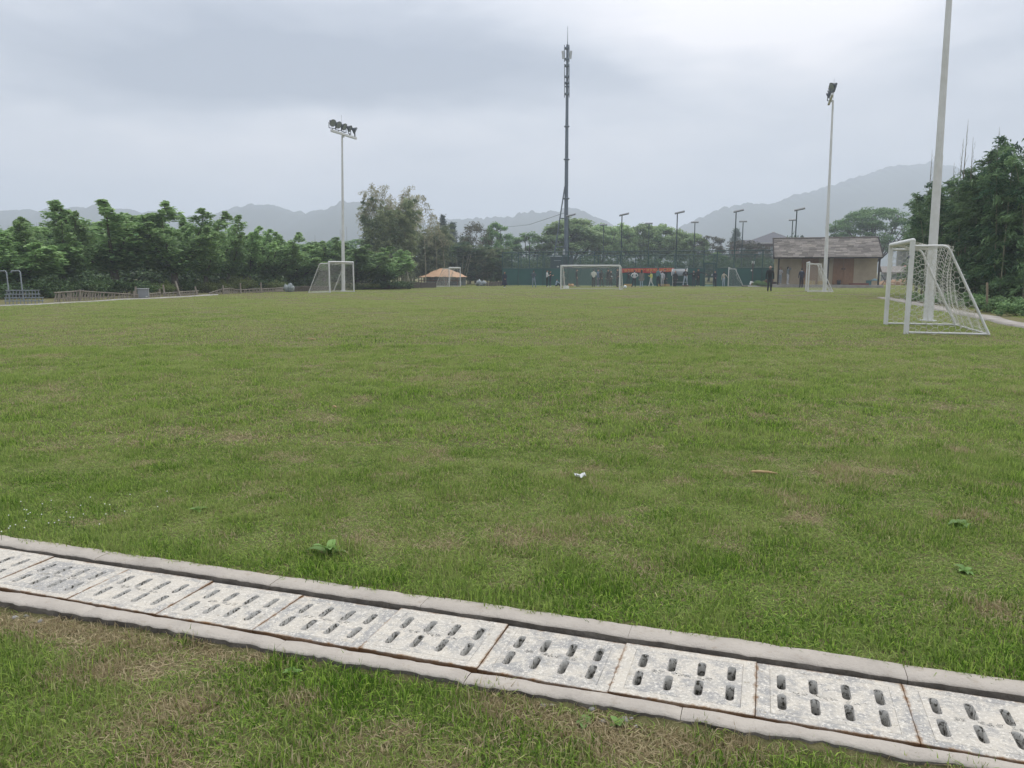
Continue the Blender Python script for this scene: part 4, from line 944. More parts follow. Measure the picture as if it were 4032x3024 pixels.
# ------------------------------------------------------------------ floodlight poles
LAMP = M('lamp_housing', (.045, .055, .065), .5); LENS = M('lamp_glass', (.24, .27, .26), .25, spec=.6)
def floodlight(px, py, tx, ty, face, lab, dia=.26, arm=True):
    p = gp(px, py); top = dp(tx, ty, p.y); h = top.z - p.z
    t = thing('floodlight_pole', lab, 'floodlight', p, 0, 'white floodlight poles round the pitch')
    dx = Vector((top.x - p.x, 0, 0)); j = .40
    pole = MB().tube([(0, 0, -.3), (0, 0, 0), dx * j + Vector((0, 0, h * j))], [dia / 2, dia / 2, dia * .40], 16)
    pole.tube([dx * j + Vector((0, 0, h * j)), dx + Vector((0, 0, h))], [dia * .375, dia * .23], 16)
    pole.tube([dx * j + Vector((0, 0, h * j - .05)), dx * j + Vector((0, 0, h * j + .05))], dia * .415, 16)
    pole.build('pole', WHITE, t)
    MB().tube([(0, 0, -.02), (0, 0, .03)], dia * .85, 16).build('base_plate', WHITE, t)
    c = dx + Vector((0, 0, h + .08)); L_ = 3.3; off = face * .16
    MB().bar(c + off - AY * L_ / 2, c + off + AY * L_ / 2, .14, .14).build('crossarm', WHITE, t)
    MB().bar(c - Vector((0, 0, .12)), c + off - Vector((0, 0, .12)), .10, .14).build('clamp', WHITE, t)
    MB().tube([c, c + Vector((0, 0, 1.3))], [.012, .006], 4).build('lightning_rod', LAMP, t)
    for i in range(5):
        b = c + off + AY * ((i - 2) * .74) + Vector((0, 0, .07)); yaw = (i - 2) * .22; f = (face * math.cos(yaw) + AY * math.sin(yaw)); f = (f + Vector((0, 0, -.55))).normalized()
        lc = b + Vector((0, 0, .46)); s = f.cross(Vector((0, 0, 1))).normalized()
        m = MB().lathe([(.001, -.26), (.08, -.26), (.09, -.18), (.14, -.10), (.22, .0), (.25, .05), (.25, .08), (.235, .08)], lc, 18, axis=f); m.lathe([(.235, .07), (.001, .08)], lc, 18, 1, axis=f)
        m.box(lc - f * .24, (.13, .13, .13), None)
        lp = m.build('lamp', [LAMP, LENS], t)
        k = MB().bar(lc + s * .28, lc + s * .28 - Vector((0, 0, .36)), .03, .07); k.bar(lc - s * .28, lc - s * .28 - Vector((0, 0, .36)), .03, .07); k.bar(lc + s * .28 - Vector((0, 0, .36)), lc - s * .28 - Vector((0, 0, .36)), .07, .03)
        k.tube([b, b + Vector((0, 0, .1))], .03, 6); k.build('bracket', LAMP, lp)
floodlight(1352, 1146, 1347, 535, AX, 'white floodlight pole on the left behind its goal')
floodlight(3246, 1148, 3280, 395, -AX, 'white floodlight pole in front of the shingled hut')
floodlight(3654, 1264, 3765, -420, -AX, 'thick white floodlight pole behind the large goal, its top out of frame', .245)

# ------------------------------------------------------------------ tennis court fence
GREEN = M('court_green', (.018, .085, .07), .6, (.022, .10, .082), 1.5); GREEN_D = M('court_post_green', (.015, .055, .05), .5)
SCREEN = M('wind_screen', (.022, .095, .082), .8, (.017, .075, .066), .8, bump=.004, bscale=30)
MESHG = mesh_mat('court_mesh', (.03, .075, .065), .20)
HP = ph(3258, 1065, dp(3258, 1065, 75), AY)
F0 = dp(1978, 1065, 90.0); F0.z = 0; FH, FM = 3.8, 1.92
def fpt(px): q = ph(px, 1065, F0, AY); return q
ct = thing('court_fence', 'green tennis court fence with solid lower screens and wire mesh above', 'fence', (F0.x, F0.y, G(F0.x, F0.y)), ROT)
iW = ct.matrix_basis.inverted() if False else Matrix.Translation(ct.location) @ Matrix.Rotation(ROT, 4, 'Z'); iW = iW.inverted()
def gpc(px, py, margin=.7):          # on the ground, but never behind the front of the court fence or inside the hut
    p = gp(px, py); lim = fpt(px).y - margin if 1978 < px < 3050 else (ph(px, 1065, HP - AY * .2, AY).y - margin if 3050 <= px < 3475 else 1e9)
    if p.y > lim: p = dp(px, 1065, lim); p.z = G(p.x, p.y)
    return p
def loc_x(px): return (iW @ fpt(px)).x
front = [loc_x(x) for x in (1978, 2041, 2138, 2237, 2340, 2443, 2552, 2660, 2770, 2822, 2889, 3001, 3060)]
CW = 18.0
post_me = MB().tube([(0, 0, -.2), (0, 0, FH)], .06, 8).mesh('post', GREEN_D)
def zof(x, y): q = Matrix.Translation(ct.location) @ Matrix.Rotation(ROT, 4, 'Z') @ Vector((x, y, 0)); return G(q.x, q.y) - ct.location.z
def rail(p, q, z, r=.05): MB().tube([(p[0], p[1], zof(*p) + z), (q[0], q[1], zof(*q) + z)], r, 6).build('rail', GREEN_D, ct)
def panel(p, q, z0, z1, nm, mat, gap=.05):
    d = Vector((q[0] - p[0], q[1] - p[1], 0)).normalized() * gap; m = MB()
    a, b = Vector((p[0], p[1], 0)) + d, Vector((q[0], q[1], 0)) - d; n = Vector((-d.y, d.x, 0)).normalized() * .006
    vs = []
    for s in (-1, 1):
        for e, zz in ((a, z0), (b, z0), (b, z1), (a, z1)): vs.append(e + n * s + Vector((0, 0, zof(e.x, e.y) + zz)))
    if nm == 'mesh_panel': m.add([(u + v) / 2 for u, v in zip(vs[:4], vs[4:])], [(0, 1, 2, 3)])
    else: m.add(vs, [(0, 1, 2, 3), (7, 6, 5, 4), (0, 4, 5, 1), (1, 5, 6, 2), (2, 6, 7, 3), (3, 7, 4, 0)])
    m.build(nm, mat, ct)
def run(xs, gate=None):
    for i, x in enumerate(xs): ob('post', post_me, ct, loc=(x[0], x[1], zof(*x)))
    for i in range(len(xs) - 1):
        p, q = xs[i], xs[i + 1]
        rail(p, q, FH - .04); panel(p, q, FM + .05, FH - .08, 'mesh_panel', MESHG)
        if gate == i: continue
        rail(p, q, FM); panel(p, q, .06, FM - .04, 'screen_panel', SCREEN)
fr = [(x, 0.0) for x in front]
run(fr, gate=8)
bk = [(front[0] + 3 * i * (front[-1] - front[0]) / 36, CW) for i in range(13)]
for x in bk: ob('post', post_me, ct, loc=(x[0], x[1], zof(*x)))
for i in range(12): rail(bk[i], bk[i + 1], FH - .04); panel(bk[i], bk[i + 1], .05, FH - .08, 'mesh_panel', MESHG); rail(bk[i], bk[i + 1], FM)
sl = [(front[0], CW * i / 5) for i in range(1, 6)]
for x in sl[:-1]: ob('post', post_me, ct, loc=(x[0], x[1], zof(*x)))
for p, q in zip([(front[0], .02)] + sl, sl): rail(p, q, FH - .04); panel(p, q, FM, FH - .08, 'mesh_panel', MESHG); panel(p, q, .06, FM - .04, 'screen_panel', SCREEN)
# gate in the front fence
gx0, gx1 = front[8], front[9]; gz = zof((gx0 + gx1) / 2, 0); gw = gx1 - gx0
m = MB()
for x in (gx0 + .11, gx1 - .11): m.bar((x, 0, gz), (x, 0, gz + 2.35), .16, .12)
m.bar((gx0 + .05, 0, gz + 2.42), (gx1 - .05, 0, gz + 2.42), .12, .16); m.bar((gx0 + .2, 0, gz + 1.02), (gx1 - .2, 0, gz + 1.02), .06, .16); m.bar((gx0 + .2, 0, gz + .18), (gx1 - .2, 0, gz + .18), .06, .08)
gt = m.build('gate', GREEN_D, ct); MB().box((gx1 - .45, -.08, gz + 1.22), (.14, .05, .2)).build('lock_box', M('lock_grey', (.35, .37, .38), .5), gt)
m = MB(); m.add([(gx0 + .2, 0, gz + .3), (gx1 - .2, 0, gz + .3), (gx1 - .2, 0, gz + .95), (gx0 + .2, 0, gz + .95)], [(0, 1, 2, 3)]); m.add([(gx0 + .2, 0, gz + 1.1), (gx1 - .2, 0, gz + 1.1), (gx1 - .2, 0, gz + 2.3), (gx0 + .2, 0, gz + 2.3)], [(0, 1, 2, 3)])
m.build('gate_mesh', MESHG, gt)
# court surface
q = [ct.location + (Matrix.Rotation(ROT, 3, 'Z') @ Vector(v)) for v in ((front[0] + .2, .3, 0), (front[-1], .3, 0), (front[-1], CW, 0), (front[0] + .2, CW, 0))]
MB().add([(v.x, v.y, G(v.x, v.y) + .02) for v in q], [(0, 1, 2, 3)]).build('court_floor', M('court_surface', (.05, .12, .09), .9), kind='structure')
# court lamps
STEEL_D = M('dark_pole', (.025, .045, .045), .5)
def court_lamp(P, ztop, lab, yaw):
    t = thing('court_lamp', lab, 'lamp post', (P.x, P.y, G(P.x, P.y)), ROT, 'tennis court lamp posts'); h = ztop - G(P.x, P.y)
    MB().tube([(0, 0, -.1), (0, 0, h)], [.075, .055], 8).build('pole', STEEL_D, t)
    MB().box((.25 * yaw, -.1 if yaw else -.12, h + .06), (1.05 if yaw else .95, .35, .12), (.35, -.2 * yaw, 0)).build('lamp_head', M('court_lamp_head', (.12, .13, .13), .4), t)
nm_ = ['mast', 'goal', 'banner', 'gate', 'hut']
for (px, tpx, tpy), lab in zip(((2237, 2244, 850), (2444, 2449, 847), (2660, 2664, 839), (2889, 2891, 833), (3126, 3126, 827)), ('dark lamp post of the court beside the tall mast', 'dark lamp post of the court above the right post of the wide goal', 'dark lamp post of the court at the right end of the red banner', 'dark lamp post of the court right of the gate', 'taller of the two dark lamp posts above the hut roof')):
    P = fpt(px) + AY * (.12 if px < 3100 else .5); court_lamp(P, dp(px, tpy, P.y).z, lab, 1)
BKP = F0 + AY * (CW - .15)
for (px, tpx, tpy), lab in zip(((2374, 2376, 887), (2551, 2552, 882), (2730, 2732, 877), (2918, 2920, 874), (3111, 3113, 868)), ('shorter far lamp post of the court above the wide goal net', 'shorter far lamp post of the court above the middle of the banner', 'shorter far lamp post of the court left of the gate', 'shorter far lamp post of the court right of the gate', 'shorter of the two dark lamp posts above the hut roof')):
    P = ph(px, 1065, BKP, AY); court_lamp(P, dp(px, tpy, P.y).z, lab, 0)
# banner
RED = M('banner_red', (.40, .025, .035), .7, (.47, .05, .05), 1.2); GOLD = M('banner_gold', (.72, .40, .10), .6)
bp = F0 - AY * .14; b0, b1, b2 = ph(2446, 1057.5, bp, AY), ph(2654, 1055.0, bp, AY), ph(2446, 1074.5, bp, AY)
bw = (b1 - b0).length; bh = b0.z - b2.z; n = 24; vs = []
for i in range(n + 1):
    u = i / n; wob = .03 * math.sin(u * 19); zt = (b1.z - b0.z) * u
    vs += [(u * bw, wob, -bh + zt + .06 * math.sin(u * 8)), (u * bw, wob * .6, zt)]
bo = thing('banner', 'long red banner with gold Chinese characters hung on the court fence', 'banner', b0, ROT)
MB().add(vs, [(i * 2, i * 2 + 2, i * 2 + 3, i * 2 + 1) for i in range(n)], smooth=True).build('cloth', RED, bo)
tx = bpy.data.curves.new('lettering', 'FONT'); tx.body = '\u201c\u8fce\u4e94\u56db \u5e86\u767e\u5e74\u201d \u9882\u515a\u4f1f\u4e1a\u8bad\u7ec3\u6d3b\u52a8'; tx.size = bh * .74; tx.align_x = 'CENTER'; tx.align_y = 'CENTER'; tx.extrude = .004; tx.offset = 0
tx.materials.append(GOLD); to = bpy.data.objects.new('lettering', tx); COL.objects.link(to); to.parent = bo; to.location = (bw / 2, -.05, -bh / 2 + (b1.z - b0.z) / 2); to.rotation_euler = (R(90), math.atan2(b0.z - b1.z, bw), 0)
bpy.context.view_layer.update(); tw = to.dimensions.x
lm = bpy.data.meshes.new_from_object(to.evaluated_get(bpy.context.evaluated_depsgraph_get())); lo = ob('lettering', lm, bo, loc=to.location.copy(), rot=to.rotation_euler.copy(), scale=(bw * .93 / max(tw, .1), 1, 1), kind='stuff'); bpy.data.objects.remove(to)

# ------------------------------------------------------------------ antenna mast
MAST = M('mast_grey_blue', (.085, .11, .135), .6, (.11, .135, .16), 1); PAN = M('antenna_panel', (.42, .43, .42), .5)
p = dp(2229, 1065, 112); z0 = G(p.x, p.y); ax = lambda px, py: dp(px, py, 112) - Vector((p.x, p.y, z0))
t = thing('antenna_mast', 'tall slim grey antenna mast behind the court fence', 'mast', (p.x, p.y, z0))
lv = [(2229, 1120, .30), (2229.5, 782, .27), (2231, 628, .245), (2232, 498, .22), (2233.5, 341, .185), (2234.5, 176, .16)]
for i in range(5):
    a, b = ax(*lv[i][:2]), ax(*lv[i + 1][:2]); a.y = b.y = 0; MB().tube([a, b], [lv[i][2], lv[i + 1][2] * 1.05], 12).build('mast_section', MAST, t)
    if i: MB().tube([a - Vector((0, 0, .14)), a - Vector((0, 0, .05)), a + Vector((0, 0, .05)), a + Vector((0, 0, .14))], [lv[i][2], lv[i][2] * 1.75, lv[i][2] * 1.75, lv[i][2]], 12).build('flange', MAST, t)
a, b = ax(2234.5, 176), ax(2235, 102); a.y = b.y = 0; MB().tube([a, b], [.05, .015], 6).build('lightning_rod', MAST, t)
for y0, y1 in ((178, 245), (252, 318), (320, 385)):
    for px in (2222.5, 2241):
        a, b = ax(px, y0), ax(px, y1); a.y = b.y = -.1; MB().tube([a, b], .05, 6).build('antenna_rod', MAST, t)
for py in (191, 234, 260, 303, 328, 371):
    a, b = ax(2222.5, py), ax(2241, py); a.y = b.y = -.1; m = MB().tube([a, b], .045, 6); m.tube([(a + b) / 2 - Vector((0, 0, .12)), (a + b) / 2 + Vector((0, 0, .12))], .36, 10); m.build('standoff', MAST, t)
for px, s in ((2216.5, .1), (2246.5, -.1)):
    c = ax(px, 218); c.y = -.25; MB().box(c, (.32, .14, 1.05), (0, -s, 0)).build('antenna_panel', PAN, t)
m = MB()
for i in range(70):
    zz = 3 + i * .46; m.tube([(-.42 + .004 * i, 0, zz), (0, 0, zz)], .015, 3)
m.build('climbing_rungs', MAST, t, kind='stuff')
a, b = ax(2223.5, 735), ax(2184, 990); a.y = b.y = -.3; q = Vector((b.x, -.3, 0)); MB().tube([a, b, q], .09, 8).build('brace', MAST, t)
for px0, px1, py in ((2205, 2226, 860), (2187, 2232, 973)):
    a, b = ax(px0, py), ax(px1, py); a.y = b.y = -.25; MB().tube([a, b], .07, 6).build('brace_tie', MAST, t)
c = dp(2204, 1035, 109.5); CAB = M('cabin_dark', (.022, .035, .045), .6)
h0 = dp(2204, 1013, 109.5).z; zg = G(c.x, c.y); ww = 75 / FPX * 109.5
cb = thing('equipment_cabin', 'dark flat equipment cabin at the foot of the mast', 'cabin', (c.x, c.y, zg), ROT)
MB().box((0, 1.0, (h0 - zg) / 2), (ww, 2.0, h0 - zg)).build('wall', CAB, cb); MB().box((0, 1.0, h0 - zg + .04), (ww * 1.04, 2.2, .08)).build('roof', CAB, cb)
MB().box((-.35, -.02, h0 - zg - .45), (1.0, .03, .1)).build('vent', M('vent_grey', (.30, .33, .34), .5), cb); MB().box((-.25, -.02, h0 - zg - 1.3), (.3, .03, .18)).build('notice', WHITE, cb)
MB().box((.45, .5, h0 - zg + .75), (.28, .25, .75), taper=.8).build('antenna_panel', PAN, cb); MB().tube([(.45, .5, h0 - zg), (.45, .5, h0 - zg + .5)], .06, 6).build('bracket', CAB, cb)
a, b = dp(2229, 836, 112), dp(1975, 896, 150); MB().tube([a, a.lerp(b, .5) - Vector((0, 0, .6)), b], .03, 4).build('overhead_cable', STEEL_D, label='thin cable running left from the mast over the far trees', cat='cable')

# ------------------------------------------------------------------ shingled hut
HP = ph(3258, 1065, dp(3258, 1065, 75), AY); hz0 = dp(3258, 1121.5, HP.y).z
hut = thing('hut', 'low mud walled hut with long grey shingled roof beside the pitch', 'hut', (HP.x, HP.y, hz0), ROT)
hI = (Matrix.Translation((HP.x, HP.y, hz0)) @ Matrix.Rotation(ROT, 4, 'Z')).inverted()
def hx(px, py=1065, back=0): return hI @ ph(px, py, HP + AY * back, AY)
PLAST = M('mud_plaster', (.36, .29, .20), .95, (.43, .355, .25), 1.2, 5, bump=.008, bscale=12); CREAM = M('gable_cream', (.42, .37, .26), .9, (.36, .31, .21), 1.5)
WOOD = M('door_wood', (.22, .115, .06), .7, (.33, .185, .10), 5, 5, mapscale=(6, 6, .6)); WOOD_D = M('dark_timber', (.035, .028, .025), .8); FLOORM = M('hut_platform', (.24, .22, .19), .9, (.33, .31, .28), 2)
xl, xr = hx(3062).x, hx(3460).x; ze = hx(3260, 1010).z + .12
wd = 1.2      # the wall stands back under the porch roof
ZRI = hx(3250, 938, 1.7).z
D_ = 3.5
pl = MB().box(((xl + xr) / 2, D_ / 2 - .3, -.13), (xr - xl + .8, D_ + 1.2, .26)).build('platform', FLOORM, hut)
door1 = (hx(3279, back=wd).x, hx(3362, back=wd).x); door2 = (hx(3155, back=wd).x, hx(3222, back=wd).x)
segs = [(xl, door2[0]), (door2[1], door1[0]), (door1[1], xr)]
wm = MB()
for a, b in segs: wm.box(((a + b) / 2, wd + .12, ze / 2), (b - a, .24, ze))
for a, b in (door2, door1): wm.box(((a + b) / 2, wd + .12, (2.72 + ze) / 2), (b - a, .24, ze - 2.72))
wm.build('front_wall', PLAST, hut)
for x in (xl + .1, xr - .1): MB().add([(x + s, y, z) for s in (-.1, .1) for y, z in ((wd + .24, 0), (D_, 0), (D_, ze), (1.7, ZRI - .25), (wd + .24, ze))], [(4, 3, 2, 1, 0), (5, 6, 7, 8, 9), (0, 1, 6, 5), (1, 2, 7, 6), (2, 3, 8, 7), (3, 4, 9, 8), (4, 0, 5, 9)]).build('gable_wall', CREAM, hut)
MB().box(((xl + xr) / 2, D_ - .1, ze / 2), (xr - xl - .4, .2, ze)).build('back_wall', PLAST, hut)
wing = hx(3053).x; MB().box((wing + .12, .35, 1.42), (.5, .12, 2.3)).build('cream_panel', CREAM, hut)
for nmx, (a, b) in (('door', door1), ('door', door2)):
    w2 = (b - a) / 2
    for s in (0, 1):
        dm = MB().box((a + w2 * (s + .5), wd + .05, 1.36), (w2 - .03, .08, 2.7)).build('door', WOOD, hut)
        for i in range(4): ob('plank', MB().box((a + w2 * s + .03 + (w2 - .06) * (i + .5) / 4, wd - .005, 1.36), ((w2 - .06) / 4 - .02, .03, 2.66)).mesh('plank', WOOD), dm)
        if nmx == 'door' and b == door1[1]: MB().box((a + w2 + (s - .5) * .22, wd - .03, 1.52), (.16, .05, .09)).build('handle', WOOD_D, dm)
for px in (3065, 3260, 3461):
    q = hx(px); MB().bar((q.x, 0, 0), (q.x, 0, ze), .16, .16).build('porch_post', WOOD_D, hut)
MB().bar((xl - .1, 0, ze + .02), (xr + .1, 0, ze + .02), .14, .16).build('beam', WOOD_D, hut)
# roof: two slopes of separate shingles over boards
el, er = hx(3050, 1010).x - .05, hx(3475, 1010).x; rl, rr_ = hx(3044, 938, 1.7).x, hx(3458, 938, 1.7).x
zr = hx(3250, 938, 1.7).z; ye, yr = -.45, 1.7; zev = hx(3260, 1012, -.45).z
SHING = [M('shingle_%d' % i, c, .95, tuple(k * .72 for k in c), 3, 5, bump=.01, bscale=14, mapscale=(1, 4, 4)) for i, c in enumerate(((.20, .178, .155), (.265, .238, .21), (.16, .142, .125), (.33, .295, .255)))]
rf = MB().add([(el, ye, zev - .06), (er, ye, zev - .06), (rr_, yr, zr - .06), (rl, yr, zr - .06), (el, 2 * yr - ye, zev - .06), (er, 2 * yr - ye, zev - .06), (el, ye, zev - .14), (er, ye, zev - .14), (rr_, yr, zr - .16), (rl, yr, zr - .16), (el, 2 * yr - ye, zev - .14), (er, 2 * yr - ye, zev - .14)],
    [(0, 1, 2, 3), (3, 2, 5, 4), (6, 9, 8, 7), (9, 10, 11, 8), (0, 6, 7, 1), (4, 5, 11, 10), (1, 7, 8, 2), (2, 8, 11, 5), (0, 3, 9, 6), (3, 4, 10, 9)]).build('roof', WOOD_D, hut)
rng2 = random.Random(8); nrow = 13; sm = [[MB().box((0, 0, 0), (1, 1, 1)).mesh('shingle', s)] for s in SHING]
sv = math.hypot(yr - ye, zr - zev); ang = math.atan2(zr - zev, yr - ye)
for j in range(nrow):
    u0 = j / nrow; um = (j + .55) / nrow; x0 = el + (rl - el) * um; x1 = er + (rr_ - er) * um; x = x0 - rng2.uniform(0, .3)
    while x < x1 - .05:
        w = rng2.uniform(.42, .75); a = max(x, x0 - .02); b = min(x + w - .015, x1 + .02); x += w
        if b - a < .06: continue
        y = ye + (yr - ye) * um; z = zev + (zr - zev) * um
        o = ob('shingle', sm[rng2.choice((0, 0, 1, 1, 2, 3))][0], rf, loc=((a + b) / 2, y - .02, z - .005 + rng2.uniform(-.008, .012)), rot=(ang - .045, rng2.uniform(-.012, .012), 0), scale=(b - a, sv / nrow * rng2.uniform(1.12, 1.25), rng2.uniform(.03, .05)))
MB().tube([(rl - .05, yr, zr + .03), (rr_ + .05, yr, zr + .03)], .09, 6).build('ridge_cap', SHING[2], rf)
for x in (el, er):
    e2 = rl if x == el else rr_
    MB().bar((x, ye - .03, zev - .02), (e2, yr, zr + .03), .07, .2).build('barge_board', WOOD_D, rf); MB().bar((x, 2 * yr - ye + .03, zev - .02), (e2, yr, zr + .03), .07, .2).build('barge_board', WOOD_D, rf)
# hut furniture
DARKP = M('black_plastic', (.02, .02, .025), .5); BRICK = M('red_brick', (.20, .085, .06), .9, (.14, .06, .045), 5); TEALB = M('teal_plastic', (.05, .13, .13), .6); CARD = M('cardboard', (.40, .32, .22), .8); STRAW = M('straw', (.46, .33, .13), .95, (.34, .23, .09), 6, bump=.02)
def on_hut(px, y): q = hx(px, back=y); return Matrix.Translation((HP.x, HP.y, hz0)) @ Matrix.Rotation(ROT, 4, 'Z') @ Vector((q.x, y, 0))
t = thing('bucket', 'black bucket in front of the wooden hut door', 'bucket', on_hut(3306, 1.1)); MB().lathe([(.001, 0), (.15, 0), (.2, .42), (.185, .42), (.14, .02)], n=14).build('body', DARKP, t); MB().tube([(-.19, 0, .4), (-.1, -.1, .5), (.1, -.1, .5), (.19, 0, .4)], .012, 5).build('handle', DARKP, t)
for px, lab in ((3367, 'red brown brick block on the hut platform, left of the pair'), (3403, 'red brown brick block on the hut platform, right of the pair')):
    MB().box((0, 0, .09), (.92, .3, .18), (0, 0, .02)).build('brick_block', BRICK, loc=on_hut(px, -.15), rot=ROT, label=lab, cat='brick block', group='brick blocks on the hut platform')
t = thing('plastic_crate', 'teal plastic crate on the right end of the hut platform', 'crate', on_hut(3425, .5), ROT); m = MB()
for s in (-1, 1): m.box((s * .24, 0, .22), (.03, .4, .44)); m.box((0, s * .2, .22), (.45, .03, .44))
m.box((0, 0, .02), (.45, .37, .04)); m.build('body', TEALB, t)
t = thing('cardboard_box', 'open cardboard box beside the teal crate', 'box', on_hut(3444, .45), ROT); m = MB()
for s in (-1, 1): m.box((s * .22, 0, .2), (.015, .34, .4)); m.box((0, s * .17, .2), (.425, .015, .4))
m.box((0, 0, .01), (.42, .32, .02)); m.box((-.3, 0, .43), (.16, .33, .012), (0, .6, 0)); m.box((.3, 0, .43), (.16, .33, .012), (0, -.6, 0)); m.build('body', CARD, t)
MB().blob((0, 0, .05), .26, .2, .12, .3, 3, 12).build('cloth_bundle', M('teal_cloth', (.25, .40, .45), .9), loc=on_hut(3446, .45) + Vector((0, 0, .40)), label='pale teal cloth bundle lying in the cardboard box', cat='cloth')
for px, w, lab, y in ((3190, 1.0, 'straw bale on the hut platform behind the goal net', .7), (3245, 1.1, 'straw bale on the hut platform behind the floodlight pole', .7)):
    t = thing('straw_bale', lab, 'straw bale', on_hut(px, y), ROT, 'straw bales on the hut platform'); MB().box((0, 0, .19), (w, .5, .38), taper=.94).build('straw', STRAW, t)
    for s in (-.25, .25): MB().box((s * w, 0, .19), (.03, .51, .388)).build('twine', CARD, t)
# clutter left of the hut
def ground_box(name, px, py, wpx, hpx, dep, mat, lab, cat, rot=0, tilt=(0, 0), taper=.97):
    q = gpc(px, py); w = wpx / FPX * q.y; h = hpx / FPX * q.y
    return MB().box((0, 0, h / 2), (w, dep, h), taper=taper).build(name, mat, loc=q, rot=(tilt[0], tilt[1], ROT + rot), label=lab, cat=cat)
LOGW = M('log_wood', (.32, .20, .11), .9, (.22, .13, .07), 6); FOAM = M('foam_board', (.72, .72, .68), .8)
q = gpc(2980, 1123.5); t = thing('tree_stump', 'short round tan log lying by the white plank', 'log', q, ROT); MB().tube([(-.5, 0, .2), (-.45, 0, .2), (.45, 0, .2), (.5, 0, .2)], [.17, .2, .2, .17], 12).build('log', LOGW, t)
m = MB().box((0, 0, .28), (.72, .06, .42), (-.5, .35, .1)); m.build('foam_board', FOAM, loc=gpc(2968, 1121, .5), rot=ROT, label='tilted white foam board leaning behind the log', cat='board')
m = MB().box((0, 0, .06), (2.3, .3, .08)); m.box((-.8, 0, .01), (.1, .3, .03)); m.box((.8, 0, .01), (.1, .3, .03)); m.build('plank', FOAM, loc=gpc(2994, 1126, 1.3), rot=ROT, label='long white plank lying on the ground left of the hut', cat='plank')
ground_box('clay_pot', 3018, 1121, 26, 24, .5, BRICK, 'brown clay block behind the bald man', 'block', .4, taper=.6)
t = thing('stove_barrel', 'rusty dark barrel stove on a foot at the hut corner', 'barrel', gpc(3047, 1122.5), ROT); MB().lathe([(.001, .22), (.2, .22), (.3, .45), (.32, .8), (.28, .8), (.2, .5)], n=14).build('drum', M('rusty_iron', (.06, .045, .04), .8, (.12, .07, .05), 8), t); MB().lathe([(.16, 0), (.05, .1), (.08, .22)], n=10).build('foot', DARKP, t)
t = thing('signal_post', 'dark iron post with two white fittings in front of the court fence', 'post', gpc(2964, 1124, .3), ROT); hh = dp(2964, 1036, gpc(2964, 1124, .3).y).z - gpc(2964, 1124, .3).z
MB().tube([(0, 0, -.1), (0, 0, hh - .5), (0, 0, hh)], [.05, .05, .09], 6).build('pole', M('rust_post', (.07, .05, .05), .8), t)
for s in (-1, 1): MB().tube([(s * .09, 0, hh - .1), (s * .09, 0, hh + .2)], .04, 6).build('fitting', WHITE, t)
MB().box((-.12, -.05, hh - .75), (.12, .08, .16)).build('fitting', WHITE, t)
plant('bus0', 3005, 1103, 70, fpt(3005).y - .8, 'low green weeds on the heap left of the hut'); plant('bus1', 2985, 1106, 50, fpt(2985).y - .7, 'small weed patch behind the log')
m = MB(); rz = random.Random(4)
for i in range(9): m.blob((rz.uniform(-.5, .5), rz.uniform(-.2, .2), .06), .16, .13, .09, .3, i, 8)
m.build('rubble', M('rubble_grey', (.28, .27, .25), .95, (.15, .14, .12), 9), loc=gpc(2945, 1124), label='small grey rubble heap in front of the court fence', cat='rubble', kind='stuff')
# things right of the hut
TBL = M('table_green', (.12, .19, .16), .6)
q = dp(3486, 1084, 76); q.z = G(q.x, q.y); t = thing('folding_table', 'small folding table with crossed legs right of the hut', 'table', q, ROT); h = dp(3486, 1084, 76).z - q.z
MB().box((0, 0, h), (1.0, .6, .04)).build('table_top', TBL, t)
for s in (-1, 1):
    for k in (-1, 1): MB().tube([(s * .42, k * .22, 0), (-s * .32, k * .22, h)], .018, 5).build('leg', STEEL_D, t)
q = dp(3562, 1062, 97); zg = G(q.x, q.y); t = thing('shed', 'low grey roofed shed seen through the large goal', 'shed', (q.x, q.y, zg), ROT); h = dp(3562, 1072, 97).z - zg; h2 = dp(3562, 1048, 97).z - zg
MB().box((0, 1.5, h / 2), (4.6, 3, h)).build('wall', M('shed_wall', (.30, .31, .31), .9, (.22, .22, .21), 1), t); MB().add([(-2.6, -.4, h), (2.6, -.4, h), (2.6, 1.5, h2), (-2.6, 1.5, h2), (-2.6, 3.4, h), (2.6, 3.4, h), (-2.6, -.4, h - .1), (2.6, -.4, h - .1)], [(0, 1, 2, 3), (3, 2, 5, 4), (6, 7, 1, 0)]).build('roof', SHING[1], t)
for i in range(4): MB().box((-1.7 + i * 1.1, -.02, h * .55), (.6, .05, h * .5)).build('window', M('shed_glass', (.10, .12, .13), .3), t)
q = dp(3565, 1098, 92); m = MB(); m.blob((0, 0, 0), 3.4, 1.4, .75, .12, 5, 20); m.build('earth_mound', M('earth_tan', (.34, .22, .13), .95, (.27, .17, .10), 2), loc=(q.x, q.y, G(q.x, q.y)), rot=ROT, label='tan earth mound seen through the large goal', cat='mound')
q = gp(3560, 1123); m = MB(); m.box((0, 0, .16), (1.1, .25, .05)); [m.box((s * .45, 0, .07), (.05, .22, .14)) for s in (-1, 1)]; m.build('low_bench', FOAM, loc=q, rot=ROT, label='low white bench seen through the large goal', cat='bench')
m = MB().blob((0, 0, .12), .3, .2, .14, .3, 5, 10); m.build('plastic_bag', FOAM, loc=gp(3540, 1108), label='white plastic bag on the ground seen through the large goal', cat='bag')
q = dp(3625, 1000, 120); zg = G(q.x, q.y); t = thing('house', 'mauve roofed house half hidden by the right bamboo grove', 'house', (q.x, q.y, zg), -.2); h = dp(3625, 950, 120).z - zg; h2 = dp(3625, 925, 120).z - zg
